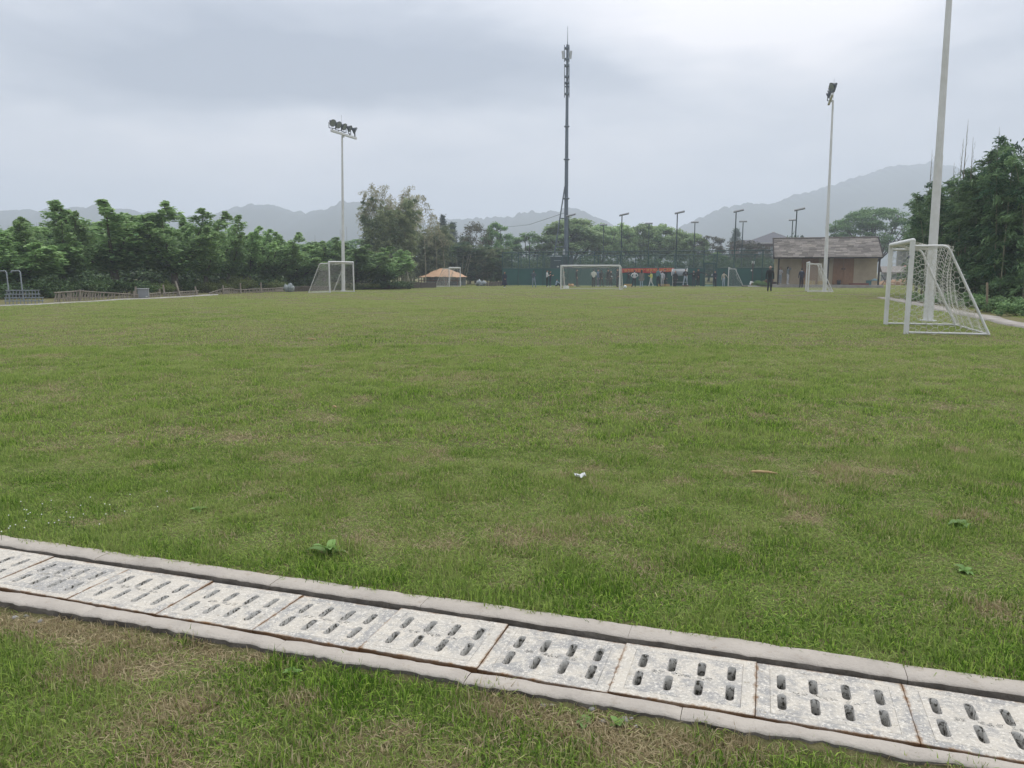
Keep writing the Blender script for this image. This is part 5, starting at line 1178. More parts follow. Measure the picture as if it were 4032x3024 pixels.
HW = M('house_wall', (.42, .42, .42), .9); MAUVE = M('mauve_roof', (.15, .13, .15), .8, (.20, .18, .20), 3)
MB().box((0, 0, h / 2), (5.5, 5, h)).build('wall', HW, t); MB().add([(-3.3, -3, h), (3.3, -3, h), (3.3, 3, h), (-3.3, 3, h), (-1.2, 0, h2), (1.2, 0, h2)], [(0, 1, 5, 4), (1, 2, 5), (2, 3, 4, 5), (3, 0, 4), (3, 2, 1, 0)]).build('roof', MAUVE, t); MB().box((0, -3, h - .1), (6.6, .08, .2)).build('fascia', HW, t)
for s in (-1.4, 1.4): w_ = MB().box((s, -2.53, h - 1.5), (1.1, .08, 1.3)).build('window', M('window_dark', (.05, .06, .07), .3), t); MB().box((s, -2.58, h - 1.5), (.06, .04, 1.3)).build('frame', HW, w_)
# tiled house behind the hut
q = dp(3040, 1000, 135); zg = G(q.x, q.y); hse = thing('house', 'two storey house with dark hip roof behind the hut', 'house', (q.x, q.y, zg), ROT)
k = lambda px, py: dp(px, py, 135); h = k(3040, 955).z - zg; h2 = k(3040, 912).z - zg; w = 180 / FPX * 135
TILE = M('grey_tile', (.085, .085, .095), .8, (.12, .12, .13), 5); PINK = M('house_brick', (.20, .15, .15), .9, (.25, .20, .19), 3); TRIM = M('house_trim', (.40, .38, .38), .8)
MB().box((0, 3.5, h / 2), (w * .86, 7, h)).build('wall', PINK, hse)
rf2 = MB().add([(-w * .58, -.9, h), (w * .58, -.9, h), (w * .58, 7.9, h), (-w * .58, 7.9, h), (-w * .02, 3.5, h2), (w * .04, 3.5, h2)], [(0, 1, 5, 4), (1, 2, 5), (2, 3, 4, 5), (3, 0, 4), (3, 2, 1, 0)]).build('roof', TILE, hse); MB().box((0, -.9, h - .12), (w * 1.16, .1, .24)).build('fascia', TRIM, rf2); MB().tube([(-w * .02, 3.5, h2), (w * .04, 3.5, h2)], .14, 6).build('ridge', TRIM, rf2)
MB().add([(-w * .95, .6, h * .93), (-w * .3, .6, h * .93), (-w * .3, 6, h * .93), (-w * .95, 6, h * .93), (-w * .6, 3, h + .6), (-w * .45, 3, h + .6)], [(0, 1, 5, 4), (1, 2, 5), (2, 3, 4, 5), (3, 0, 4), (3, 2, 1, 0)]).build('wing_roof', TILE, hse); MB().box((-w * .62, 3, h * .46), (w * .5, 4, h * .92)).build('wing_wall', PINK, hse)
for x in (-.62, -.22, .02, .26):
    for z in (h - 1.5, h - 4.6):
        wn = MB().box((x * w, (-.02 if x > -.5 else .98), z), (1.0, .06, 1.6)).build('window', M('pale_glass', (.30, .33, .36), .3), hse)
        for s in (-.5, 0, .5): MB().box((x * w + s, (-.07 if x > -.5 else .93), z), (.1, .05, 1.7)).build('frame', TRIM, wn)
m = MB(); m.box((w * .12, -.7, h - 3.0), (w * .5, 1.3, .14)); bal = m.build('balcony', TRIM, hse)
for i in range(9): MB().tube([(w * (-.1 + i * .055), -1.3, h - 3.0), (w * (-.1 + i * .055), -1.3, h - 2.1)], .03, 5).build('baluster', TRIM, bal)
# ------------------------------------------------------------------ orange roofed shelter (left of centre)
q = dp(1745, 1120, 88); zg = G(q.x, q.y); t = thing('shelter', 'low shelter with orange tarpaulin roof among the bamboo', 'shelter', (q.x, q.y, zg), ROT * .6); k = lambda px, py: dp(px, py, 88); e = k(1745, 1091).z - zg; h2 = k(1745, 1056).z - zg; w = 84 / FPX * 88
ORG = M('orange_tarp', (.52, .33, .20), .75, (.46, .28, .16), 1.5, bump=.02, bscale=3); CLR = M('plastic_sheet', (.32, .36, .35), .4, (.20, .22, .2), 2)
nn = 14; vs = []
for j, yy in enumerate((-1.6, 0, 1.6)):
    for i in range(nn + 1):
        x = -w + 2 * w * i / nn; c = 1 - abs(x / w) ** 1.5; vs.append((x, yy, e + (h2 - e) * c * (1 if j == 1 else .86 if j == 2 else .05) + (.03 * math.sin(i * 2.3))))
MB().add(vs, [(j * (nn + 1) + i, j * (nn + 1) + i + 1, (j + 1) * (nn + 1) + i + 1, (j + 1) * (nn + 1) + i) for j in range(2) for i in range(nn)], smooth=True).build('roof_tarpaulin', ORG, t)
for x in (-w * .85, -w * .3, w * .3, w * .85): MB().tube([(x, -1.5, -.1), (x, -1.5, e)], .05, 6).build('post', M('shelter_pole', (.16, .09, .08), .8), t)
MB().tube([(-w, -1.52, e * .6), (w, -1.52, e * .6)], .04, 5).build('rail', M('shelter_pole', (.16, .09, .08), .8), t)
MB().box((w * .45, 1.2, e * .45), (w, .05, e * .9)).build('plastic_wall', CLR, t); MB().box((-w * .55, 1.2, e * .5), (w * .9, .05, e)).build('plastic_wall', CLR, t)
m = MB(); rz = random.Random(9)
for i in range(8): m.blob((rz.uniform(.0, w * .9), rz.uniform(-.6, .6), .25), .35, .3, .3, .3, i, 8, )
m.build('stored_goods', [M('mixed_goods', (.22, .25, .24), .8, (.10, .12, .12), 4)], t)
for px, w_, hpx, lab, sd_ in ((1897, 40, 24, 'grey tarpaulin heap left of the court fence corner', 3), (1139, 34, 36, 'pale crumpled sack heap against the left fence', 6)):
    q = gp(px, 1126 if px > 1500 else 1150); s = w_ / FPX * q.y / 2; hh = hpx / FPX * q.y; m = MB(); rz = random.Random(sd_)
    for i in range(6): m.blob((rz.uniform(-s, s) * .8, rz.uniform(-.3, .3), hh * rz.uniform(.2, .55)), s * .5, s * .5, hh * .42, .3, i + sd_, 12)
    m.build('sack_heap', M('tarp_grey', (.33, .36, .36), .7, (.22, .25, .25), 4), loc=q, label=lab, cat='heap')
# ------------------------------------------------------------------ rustic fences on the left
STAVE = M('stave_wood', (.22, .19, .155), .95, (.30, .265, .22), 5); STAVE_D = M('stave_dark', (.10, .085, .07), .95, (.15, .13, .11), 5)
sme = [MB().tube([(0, 0, 0), (.01, 0, .5), (0, 0, 1)], [.5, .55, .4], 5).mesh('stave', STAVE) for _ in range(2)]
def fence(pts, lab, step, slant, mat=STAVE, posts=(), cross=True, solid=False, seed=0):
    # pts: (px, top_py, base_py) along the fence
    r = random.Random(seed); base = [gp(p[0], p[2]) for p in pts]; tops = [dp(p[0], p[1], b.y) for p, b in zip(pts, base)]; o = base[0]
    t = thing('bamboo_fence', lab, 'fence', o, 0, 'rustic fences along the left of the pitch')
    for i in range(len(pts) - 1):
        b0, b1, t0, t1 = base[i] - o, base[i + 1] - o, tops[i] - o, tops[i + 1] - o
        MB().tube([t0 - Vector((0, 0, .03)), t1 - Vector((0, 0, .03))], .028, 5).build('top_rail', mat, t); MB().tube([b0.lerp(t0, .3) + Vector((0, .05, 0)), b1.lerp(t1, .3) + Vector((0, .05, 0))], .022, 5).build('lower_rail', mat, t)
        n = max(2, int((b1 - b0).length / step))
        for j in range(n):
            u = (j + r.uniform(.2, .8)) / n; bb = b0.lerp(b1, u); tt = t0.lerp(t1, u); dv = (b1 - b0).normalized(); sl_ = slant * r.uniform(.6, 1.4)
            for s in ((1, -1) if cross and r.random() < .45 else (1,)):
                hh = (tt.z - bb.z) * r.uniform(.9, 1.1); v = dv * sl_ * s * hh + Vector((0, 0, hh)); rq = Vector((0, 0, 1)).rotation_difference(v.normalized())
                x = ob('stave', sme[0] if mat is STAVE else smd, t, loc=bb + Vector((0, -.03 * s, -.03)), scale=(.06 if not solid else step * 1.0, .06 if not solid else .05, v.length)); x.rotation_mode = 'QUATERNION'; x.rotation_quaternion = rq
    for px, top, bx, bpy_ in posts:
        b = gp(bx, bpy_); q = dp(px, top, b.y); MB().tube([b - o - Vector((0, 0, .1)), q - o], [.055, .045], 6).build('post', STAVE, t)
smd = MB().box((0, 0, .5), (1, .5, 1)).mesh('stave', STAVE_D)
fence([(212, 1150, 1190), (315, 1143, 1183.5), (400, 1149, 1180), (470, 1153, 1177), (545, 1158, 1174)], 'slatted bamboo fence between the steel rack and the metal cabinet', .15, .32, posts=((314, 1140, 315, 1184), (534, 1128, 533, 1174), (528, 1146, 528, 1175)), seed=1)
fence([(590, 1154, 1171), (632, 1151, 1169)], 'short low fence piece just right of the metal cabinet', .16, .25, posts=((588, 1152, 588, 1172), (629, 1138, 627, 1169)), seed=2)
fence([(640, 1153, 1168.5), (700, 1148, 1166), (781, 1143, 1162)], 'leaning slatted fence piece with long crooked poles', .16, .3, cross=False, posts=((691, 1107, 711, 1166), (642, 1121, 650, 1168), (768, 1128, 776, 1163)), seed=3)
fence([(820, 1153, 1159.5), (874, 1136, 1158), (905, 1133, 1157), (940, 1140, 1156), (1000, 1136, 1154), (1085, 1133, 1151), (1115, 1130, 1149)], 'sagging slatted fence between the gap and the sack heap', .17, .15, cross=False, posts=((878, 1124, 879, 1158), (946, 1114, 948, 1157), (1027, 1112, 1029, 1153)), seed=4)
fence([(1160, 1128, 1149), (1210, 1126, 1147), (1290, 1126, 1145)], 'weathered board fence left of and behind the left goal', .2, .05, mat=STAVE_D, cross=False, solid=True, seed=5)
fence([(1385, 1124, 1142), (1430, 1119, 1141), (1545, 1116, 1138), (1597, 1114, 1137)], 'dark board fence right of the left goal', .2, .03, mat=STAVE_D, cross=False, solid=True, posts=((1547, 1100, 1548, 1138), (1572, 1102, 1573, 1137)), seed=6)
fence([(1602, 1112, 1135.5), (1660, 1112, 1134), (1715, 1111, 1132.5)], 'dark board fence below the orange roofed shelter', .2, .02, mat=STAVE_D, cross=False, solid=True, seed=7)
fence([(1915, 1112, 1127), (1980, 1109, 1126)], 'low board fence between the tarpaulin heap and the court', .2, .02, mat=STAVE_D, cross=False, solid=True, seed=9)
# cabinet
q = gp(566, 1173); w = 38 / FPX * q.y; h = 35 / FPX * q.y; GALV = M('galvanised', (.30, .31, .32), .5, (.26, .27, .28), 4)
t = thing('metal_cabinet', 'grey metal cabinet standing in the left fence', 'cabinet', q, .35); MB().box((0, 0, h / 2), (w, .4, h)).build('body', GALV, t); MB().box((0, 0, h + .012), (w * 1.12, .5, .025)).build('lid', M('galv_light', (.42, .43, .44), .5), t); MB().box((0, -.206, h * .5), (w * .92, .008, h * .9)).build('door', M('galv_door', (.27, .28, .30), .5), t); MB().box((w * .33, -.22, h * .15), (.08, .02, .05)).build('label_plate', WHITE, t)
# steel rack with two bent pipes
q = gp(97, 1198); rk = thing('steel_rack', 'galvanised steel rack of four tiers at the left edge', 'rack', q, .28); sc_ = q.y / FPX; RST = M('rack_steel', (.25, .28, .30), .45, (.20, .22, .24), 6)
for j, (x0, x1, py) in enumerate(((33, 150, 1144), (31, 152, 1159), (30, 165, 1172.5), (31, 166, 1184.5))):
    z = (1198 - py) * sc_; y = .1 - .06 * j; MB().box((((x0 + x1) / 2 - 97) * sc_, y, z), ((x1 - x0) * sc_, .06, .04)).build('tread', RST, rk)
    nb_ = 11
    for i in range(nb_):
        x = (x0 + 4 + (x1 - x0 - 8) * i / (nb_ - 1) - 97) * sc_; zl = z - 13 * sc_; MB().box((x, y, (z + zl) / 2), (.025, .03, z - zl)).build('upright', RST, rk)
for px0, px1, ptop in ((28, -20, 1067), (82, 48, 1066)):
    b = gp(px0, 1190); c = dp(px0 - 3, ptop, b.y + .6); b = Vector((c.x + .03, b.y + .6, 0)); b.z = G(b.x, b.y); e = dp(px1, ptop + 1, b.y); o = thing('bent_pipe', 'bent steel pipe above the rack, %s' % ('left of the pair' if px0 < 50 else 'right of the pair'), 'pipe', b, 0, 'bent pipes above the rack')
    MB().tube([Vector((0, 0, -.1)), c - b - Vector((0, 0, .06)), c - b + Vector((-.05, 0, 0)), e - b], .028, 8).build('pipe', RST, o); MB().tube([e - b, e - b - Vector((.05, 0, .06))], .04, 8).build('nozzle', RST, o); MB().box((c - b) * .3, (.1, .06, .08)).build('valve', LAMP, o)
# stakes at the right footpath
for px, t_, py, lx, lab in ((3887, 1113, 1228, 0, 'upright wooden stake beside the right footpath'), (3828, 1150, 1190, 10, 'leaning wooden stake left of the upright one')):
    b = gp(px, py); MB().tube([Vector((0, 0, -.1)), dp(px + lx, t_, b.y) - b], .035, 6).build('stake', M('stake_wood', (.25, .20, .14), .9), loc=b, label=lab, cat='stake', group='stakes by the right footpath')
# ------------------------------------------------------------------ dugout, bench, bin, blocks, ball, bags
q0 = fpt(2680) - AY * 1.3; q0.z = G(q0.x, q0.y); k = lambda px, py: ph(px, py, Vector((q0.x, q0.y, 0)), AY)
dl, dr_ = k(2648, 1065), k(2706, 1065); w = (dr_ - dl).length; h = k(2680, 1058).z - q0.z; t = thing('dugout_shelter', 'team dugout with curved clear roof in front of the court fence', 'shelter', q0, ROT)
CLEAR = M('dugout_sheet', (.10, .12, .125), .35, spec=.5); n = 8; pr = [(-.55 + 1.1 * math.sin(a * 1.57 / n) , h - .75 * (1 - math.cos(a * 1.57 / n))) for a in range(n + 1)]
MB().add([(s * w / 2, -y + .3, z) for s in (-1, 1) for y, z in pr], [(i, i + 1, n + 2 + i, n + 1 + i) for i in range(n)], smooth=True).build('roof_sheet', CLEAR, t)
for s in (-1, 1): MB().tube([(s * w / 2, .85, h * .5)] + [(s * w / 2, -y + .3, z + .02) for y, z in pr], .03, 5).build('frame', WHITE, t); MB().tube([(s * w / 2, .85, 0), (s * w / 2, .85, h)], .035, 6).build('leg', WHITE, t)
bt = MB().box((0, .45, .45), (w * .95, .35, .05)).build('bench', M('bench_grey', (.38, .42, .42), .6), t)
for s in (-.4, .4): MB().box((s * w, .45, .21), (.06, .3, .42)).build('leg', STEEL_D, bt)
t = thing('litter_bin', 'black litter bin beside the person with raised arm', 'bin', gpc(2624, 1126.5, 2.2)); MB().lathe([(.001, 0), (.14, 0), (.16, .45), (.14, .46)], n=14).build('body', DARKP, t); MB().lathe([(.17, .44), (.17, .5), (.001, .55)], n=14).build('lid', DARKP, t)
for px, w_, lab in ((2474, 30, 'yellow straw bale under the person with a phone'), (2607, 26, 'yellow straw bale behind the person with raised arm'), (2630, 16, 'yellow straw bale right of the litter bin')):
    q = gpc(px, 1127, 2.3); ww = w_ / FPX * q.y; t = thing('straw_bale', lab, 'straw bale', q, ROT, 'straw bales in front of the crowd'); MB().box((0, 0, .13), (ww, .45, .26), taper=.93).build('straw', STRAW, t); MB().box((ww * .2, 0, .13), (.03, .46, .268)).build('twine', CARD, t)
ground_box('stepping_block', 2700, 1128, 24, 5, .5, M('brown_block', (.16, .10, .08), .9), 'low brown block under the man in light jeans', 'block')
ground_box('white_box', 2229, 1136.5, 19, 11, .4, FOAM, 'white box on the ground inside the left post of the wide goal', 'box')
t = thing('football', 'white football beside the right post of the wide goal', 'ball', gp(2461, 1136) + Vector((0, 0, .14))); MB().ball((0, 0, 0), .15, n=16).build('skin', M('ball_white', (.72, .74, .72), .5), t); m = MB()
for d in ((1, 0, .5), (-1, 0, .5), (0, 1, -.5), (.2, -1, .3), (.5, -.6, -.8), (-.6, -.6, .1)):
    v = Vector(d).normalized(); m.lathe([(.05, .142), (.001, .1525)], (0, 0, 0), 5, axis=v, smooth=False)
m.build('patches', M('ball_patch', (.30, .42, .42), .5), t)
m = MB().blob((0, 0, .12), .22, .16, .15, .2, 2, 12); m.blob((-.28, 0, .17), .12, .1, .12, .2, 3, 10); m.build('duffel_bag', M('tan_bag', (.50, .30, .14), .8), loc=gp(2252, 1128), label='tan cloth bag lying on the grass behind the wide goal', cat='bag')
# ------------------------------------------------------------------ people
def cloth(c, c2=None): 
    k = 'cloth_%02d_%02d_%02d' % tuple(int(x * 99) for x in c)
    return M(k, c, .85, tuple(x * .75 for x in c), 6)
SKIN = M('skin', (.42, .26, .19), .6); HAIRM = M('hair_black', (.012, .010, .010), .6); HAIRG = M('hair_grey', (.20, .19, .18), .7); SHOEW = M('shoe_white', (.62, .62, .60), .6); SHOED = M('shoe_dark', (.02, .02, .022), .6); EYE = M('eye_dark', (.02, .015, .012), .4)
BLACK, NAVY, WHT, CRM, GRY, JEAN, LJEAN, DGR = (.012, .012, .015), (.015, .02, .04), (.60, .60, .60), (.52, .50, .42), (.22, .22, .22), (.10, .15, .23), (.33, .40, .47), (.035, .037, .042)
# poses: joints in metres for a figure 1.72 m tall that faces -Y; arms given as elbow, wrist for each side (x is mirrored for the left)
ARM = {'down': ((.24, .02, 1.13), (.25, -.03, .88)), 'hip': ((.36, .10, 1.18), (.17, .02, 1.02)), 'clasp': ((.25, -.02, 1.14), (.04, -.20, .98)), 'behind': ((.25, .10, 1.14), (.05, .17, .95)), 'phone': ((.23, -.08, 1.14), (.08, -.28, 1.22)), 'head': ((.33, -.12, 1.46), (.12, -.10, 1.62)), 'out': ((.38, -.06, 1.22), (.55, -.16, 1.02)), 'side': ((.42, 0, 1.30), (.66, -.05, 1.22)), 'fold': ((.26, -.06, 1.16), (-.06, -.19, 1.20)), 'raise': ((.34, -.06, 1.44), (.16, -.16, 1.66)), 'knee': ((.23, -.16, .62), (.15, -.36, .50))}
LEG = {'stand': ((.09, .0, .49), (.10, .02, .08)), 'wide': ((.16, 0, .49), (.23, .02, .08)), 'fwd': ((.09, -.10, .49), (.09, -.20, .09)), 'back': ((.09, .04, .49), (.09, .26, .12)), 'sit': ((.13, -.38, .42), (.12, -.58, .08))}
HEAD = MB()
def make_head():
    m = MB(); k, n = 12, 16; vs = []
    for i in range(k + 1):
        v = math.pi * i / k; z = -math.cos(v)
        for j in range(n):
            a = 2 * math.pi * j / n; s = math.sin(v); x = .078 * s * math.cos(a); y = .096 * s * math.sin(a); zz = z * .118
            if zz < -.03: x *= 1 + (zz + .03) * 3.2; y *= 1 + (zz + .03) * 1.2          # jaw
            fr = max(0, -math.sin(a)) * s
            if abs(x) < .016 and fr > .6 and -.045 < zz < .012: y -= .020 * (1 - abs(zz + .02) / .06)   # nose
            if fr > .5 and -.005 < zz < .03 and .018 < abs(x) < .05: y += .006                      # eye sockets
            if fr > .6 and -.075 < zz < -.05: y -= .004                                              # lips
            vs.append((x, y - .012, zz + 1.60))
    m.add(vs, [(i * n + j, i * n + (j + 1) % n, (i + 1) * n + (j + 1) % n, (i + 1) * n + j) for i in range(k) for j in range(n)], 0, True)
    for s in (-1, 1): m.ball((s * .08, .008, 1.60), .012, .022, .034, 8); m.ball((s * .031, -.096, 1.612), .010, .006, .006, 6, 4)
    return m
HEAD = make_head()
def hair_mesh(style):
    m = MB(); n = 16
    if style in ('short', 'grey'):
        prof = [(.001, .128), (.045, .118), (.075, .085), (.090, .04), (.088, .0)]
        m.lathe([(r, z + 1.60) for r, z in prof], (0, .0, 0), n, sx=.95, sy=1.16)
        m.v = [(x, y + (.012 if z < 1.63 else -.006), z + (.02 if (y < -.03 and z < 1.66) else (-.05 if y > .03 and z < 1.62 else 0))) for x, y, z in m.v]
    elif style == 'bald':
        m.lathe([(.082, .0 + 1.60), (.084, -.03 + 1.60), (.07, -.06 + 1.6)], (0, .015, 0), n, sx=.95, sy=1.05); m.v = [(x, max(y, -.01), z) for x, y, z in m.v]
    else:
        lo = {'long': -.33, 'bob': -.16, 'tail': -.06, 'hood': -.18}[style]
        m.lathe([(.001, 1.73), (.05, 1.72), (.08, 1.685), (.098, 1.62), (.100, 1.55), (.098, 1.60 + lo * .6), (.075, 1.60 + lo)], (0, .012, 0), n, sx=.98, sy=1.12)
        m.v = [(x, (y if not (y < -.045 and z < 1.655 and abs(x) < .075) else max(y, .0)), z) for x, y, z in m.v]
        if style == 'tail': m.ball((0, .11, 1.66), .045)
    return m
HAIRME = {}
PEOPLE = []
def person(px, feet, head, face, armr, arml, legr, legl, top, bottom, hair, lab, shoes='d', short=False, extra=None, loose=1.0, lift=None, hairm=None, z=None, Y=None):
    b = gpc(px, feet, 2.3 if px < 3050 else 1.0) if Y is None else dp(px, feet, Y); b.z += lift or 0
    if z is not None: b.z = z
    ht = dp(px, head, b.y).z - b.z
    PEOPLE.append(dict(b=b, ht=ht, px=px, face=face, ar=armr, al=arml, lr=legr, ll=legl, top=top, bottom=bottom, hair=hair, lab=lab, shoes=shoes, short=short, extra=extra, loose=loose))
def skeleton(P):
    sit = P['lr'] == 'sit'; dz = -.72 if sit else 0; lo = P['loose']
    V, E, Rr, tagv = [], [], [], []
    def v(p, r, par=None, t='top'):
        V.append(Vector(p)); Rr.append(r); tagv.append(t)
        if par is not None: E.append((par, len(V) - 1))
        return len(V) - 1
    ln = -.10 if sit else 0
    pel = v((0, 0, .95 + dz), (.145 * lo, .105 * lo), None, 'top'); sp = v((0, ln * .5 + .01, 1.12 + dz), (.135 * lo, .095 * lo), pel); ch = v((0, ln + .012, 1.31 + dz), (.155 * lo, .105 * lo), sp); nb = v((0, ln + .012, 1.44 + dz), (.075, .062), ch); hd = v((0, ln, 1.53 + dz), (.05, .05), nb, 'skin')
    ends = []
    for s, arm, leg in ((-1, P['ar'], P['lr']), (1, P['al'], P['ll'])):
        e, w = ARM[arm]; zz = dz if arm != 'knee' else 0; sh = v((s * .175, ln + .012, 1.395 + dz), (.066 * lo, .062 * lo), ch); el = v((s * e[0], e[1] + ln, e[2] + zz), (.05 * lo, .047 * lo), sh); wr = v((s * w[0], w[1] + ln, w[2] + zz), (.036, .034), el, 'skin' if P['short'] else 'top')
        d = (V[wr] - V[el]).normalized(); hnd = v(V[wr] + d * .075, (.036, .022), wr, 'skin'); ends.append((V[hnd].copy(), d, s))
        k, a = LEG[leg]; hp = v((s * .085, 0, .90 + dz), (.098 * lo, .095 * lo), pel, 'bot'); kn = v((s * k[0], k[1], k[2] if sit else k[2]), (.064 * lo, .062 * lo), hp, 'bot'); an = v((s * a[0], a[1], a[2]), (.047 * lo, .047 * lo), kn, 'bot'); v((s * (a[0] + .02), a[1] - .14, max(.035, a[2] - .045)), (.042, .030), an, 'shoe')
    return V, E, Rr, tagv, ends, dz, ln
def finish_people():
    tmp = []
    for P in PEOPLE:
        V, E, Rr, tg, ends, dz, ln = skeleton(P); me = bpy.data.meshes.new('b'); me.from_pydata(V, E, []); o = bpy.data.objects.new('b', me); COL.objects.link(o)
        o.modifiers.new('s', 'SKIN').use_smooth_shade = True; sv_ = me.skin_vertices[0].data
        for i, r in enumerate(Rr): sv_[i].radius = r
        sv_[0].use_root = True; md = o.modifiers.new('u', 'SUBSURF'); md.levels = 1; md.render_levels = 1; tmp.append((o, V, E, tg, ends, dz, ln))
    bpy.context.view_layer.update(); dg = bpy.context.evaluated_depsgraph_get()
    for P, (o, V, E, tg, ends, dz, ln) in zip(PEOPLE, tmp):
        me = bpy.data.meshes.new_from_object(o.evaluated_get(dg)); m = MB(); vs = [v.co.copy() for v in me.vertices]; fs = [tuple(p.vertices) for p in me.polygons]
        mi = []
        for f in fs:
            c = sum((vs[i] for i in f), Vector()) / len(f); best = None
            for a, b in E:
                A_, B_ = V[a], V[b]; d = B_ - A_; t = max(0, min(1, (c - A_).dot(d) / max(1e-9, d.length_squared))); ds = (c - A_ - d * t).length
                if best is None or ds < best[0]: best = (ds, a, b, t)
            _, a, b, t = best; k = tg[b] if t > (.35 if tg[b] != 'skin' else .62) else tg[a]
            if tg[b] == 'bot' and tg[a] == 'top': k = 'bot'
            if tg[b] == 'shoe': k = 'shoe' if t > .1 else 'bot'
            if tg[b] == 'skin' and tg[a] == 'skin': k = 'skin'
            mi.append({'skin': 0, 'top': 1, 'bot': 2, 'shoe': 3}[k])
        for f, k in zip(fs, mi): m.add([vs[i] for i in f], [tuple(range(len(f)))], k, True)
        # weld the skin back into one surface
        m2 = MB(); m2.v = [tuple(v) for v in vs]; m2.f = fs; m2.m = mi; m2.sm = [True] * len(fs); m = m2
        off = len(m.v); m.v += [(x, y + ln, z + dz) for x, y, z in HEAD.v]; m.f += [tuple(i + off for i in f) for f in HEAD.f]; m.m += HEAD.m; m.sm += HEAD.sm
        for p, d, s in ends:
            side = d.cross(Vector((0, 1, .01))).normalized() if abs(d.y) < .9 else Vector((1, 0, 0)); nrm = d.cross(side).normalized()
            for q, L_ in ((-.026, .062), (-.009, .075), (.009, .07), (.026, .055)):
                a = p + side * q + d * .01; m.tube([a, a + d * L_ * .55 + nrm * .006, a + d * L_ + nrm * .022], [.0088, .0078, .0055], 5, 0)
            a = p - side * .032 - d * .03; m.tube([a, a - side * .022 + d * .03, a - side * .018 + d * .058 + nrm * .012], [.010, .009, .006], 5, 0)
        sc_ = P['ht'] / (1.72 + dz)
        root = thing('person', P['lab'], 'person', P['b'], R(P['face']), 'people gathered at the far end of the pitch', sc_)
        sh = {'w': SHOEW, 'd': SHOED, 'y': M('shoe_lime', (.55, .60, .25), .6)}[P['shoes']]
        m.build('body', [SKIN, cloth(P['top']), cloth(P['bottom']), sh, EYE], root)
        hm_ = HAIRG if P['hair'] in ('grey', 'bald') else HAIRM
        key = P['hair'] if P['hair'] != 'hood' else 'hood'
        if key not in HAIRME: HAIRME[key] = hair_mesh(P['hair']).mesh('hair', hm_ if P['hair'] != 'hood' else cloth(NAVY))
        ob('hair' if P['hair'] != 'hood' else 'hood', HAIRME[key], root, loc=(0, ln, dz))
        ex = P['extra'] or ()
        for e in ex:
            if e[0] == 'coat':      # long coat or dress: (kind, colour, hem height, flare)
                n = 20; mm = MB(); prof = [(.155, 1.36), (.165, 1.2), (.16, 1.05), (.17 + .2 * e[3], .85), (.18 + .6 * e[3], (e[2] + .8) / 2), (.20 + e[3], e[2])]
                mm.lathe(prof, (0, .01, dz), n, sx=1.08, sy=.80); mm.v = [(x * (1 + .05 * math.sin(4 * math.atan2(y, x) + 1)), y * (1 + .05 * math.sin(5 * math.atan2(y, x))), z) for x, y, z in mm.v]; mm.build('coat', cloth(e[1]), root)
            if e[0] == 'collar': MB().lathe([(.075, 1.43), (.085, 1.46), (.075, 1.49)], (0, .01, dz), 12, sx=1.1).build('collar', cloth(e[1]), root)
            if e[0] == 'hoodback': MB().ball((0, .10, 1.42 + dz), .10, .06, .09).build('hood', cloth(e[1]), root)
            if e[0] == 'strap': MB().tube([(-.15, -.05, 1.44), (-.02, .13, 1.2), (.14, .12, 1.0)], .012, 5).build('strap', cloth((.10, .06, .04)), root)
            if e[0] == 'print': MB().box((0, -.128, 1.30), (.13, .01, .05)).build('print', cloth(WHT), root)
            if e[0] == 'phone': MB().box((0, -.36, 1.27), (.07, .012, .14), (.5, 0, 0)).build('phone', SHOED, root)
            if e[0] == 'cap': MB().lathe([(.001, 1.74), (.06, 1.725), (.095, 1.66), (.096, 1.64)], (0, 0, 0), 14, sy=1.15).build('cap', cloth(e[1]), root)
            if e[0] == 'towel': MB().box((0, -.14, 1.12), (.22, .03, .10), (0, .2, 0)).build('towel', cloth(WHT), root)
        bpy.data.objects.remove(o)
A = person
A(1987, 1134, 1070, 10, 'clasp', 'clasp', 'fwd', 'back', NAVY, NAVY, 'hood', 'person in long black hooded coat walking past the court fence corner', 'w', extra=(('coat', NAVY, .30, .10),))
A(2101, 1133, 1064, 165, 'fold', 'fold', 'wide', 'stand', (.075, .10, .13), (.20, .25, .30), 'short', 'person in denim jacket and faded jeans with arms folded', 'w', extra=(('collar', GRY),))
A(2154, 1131, 1063, 95, 'phone', 'phone', 'stand', 'stand', WHT, BLACK, 'short', 'person in white T-shirt facing right beside a darker figure', 'w', True)
A(2166, 1130, 1066, 80, 'phone', 'phone', 'stand', 'stand', BLACK, NAVY, 'short', 'person in dark T-shirt right of the white T-shirt', 'w', True)
A(2189, 1130.5, 1099, 100, 'knee', 'knee', 'sit', 'sit', (.33, .42, .52), BLACK, 'short', 'person in pale blue shirt sitting on the grass', 'w')
A(2219, 1129, 1067, 100, 'down', 'clasp', 'stand', 'stand', GRY, (.16, .15, .14), 'short', 'person in grey top standing behind the left post of the wide goal')
A(2270, 1130, 1059, 95, 'down', 'down', 'stand', 'fwd', BLACK, DGR, 'short', 'person in black T-shirt with bare arm seen through the goal net', 'd', True)
A(2337, 1131, 1060, 170, 'fold', 'fold', 'stand', 'stand', (.62, .62, .54), BLACK, 'short', 'person in cream hoodie seen from behind through the goal net', 'd', extra=(('hoodback', (.62, .62, .54)),), loose=1.1)
A(2354, 1129, 1059, 60, 'down', 'down', 'stand', 'stand', (.09, .15, .25), (.07, .08, .12), 'short', 'person in blue shirt right of the cream hoodie', 'w')
A(2367, 1130.5, 1062, 190, 'behind', 'behind', 'wide', 'stand', DGR, BLACK, 'short', 'person in dark jacket with hands clasped behind the back')
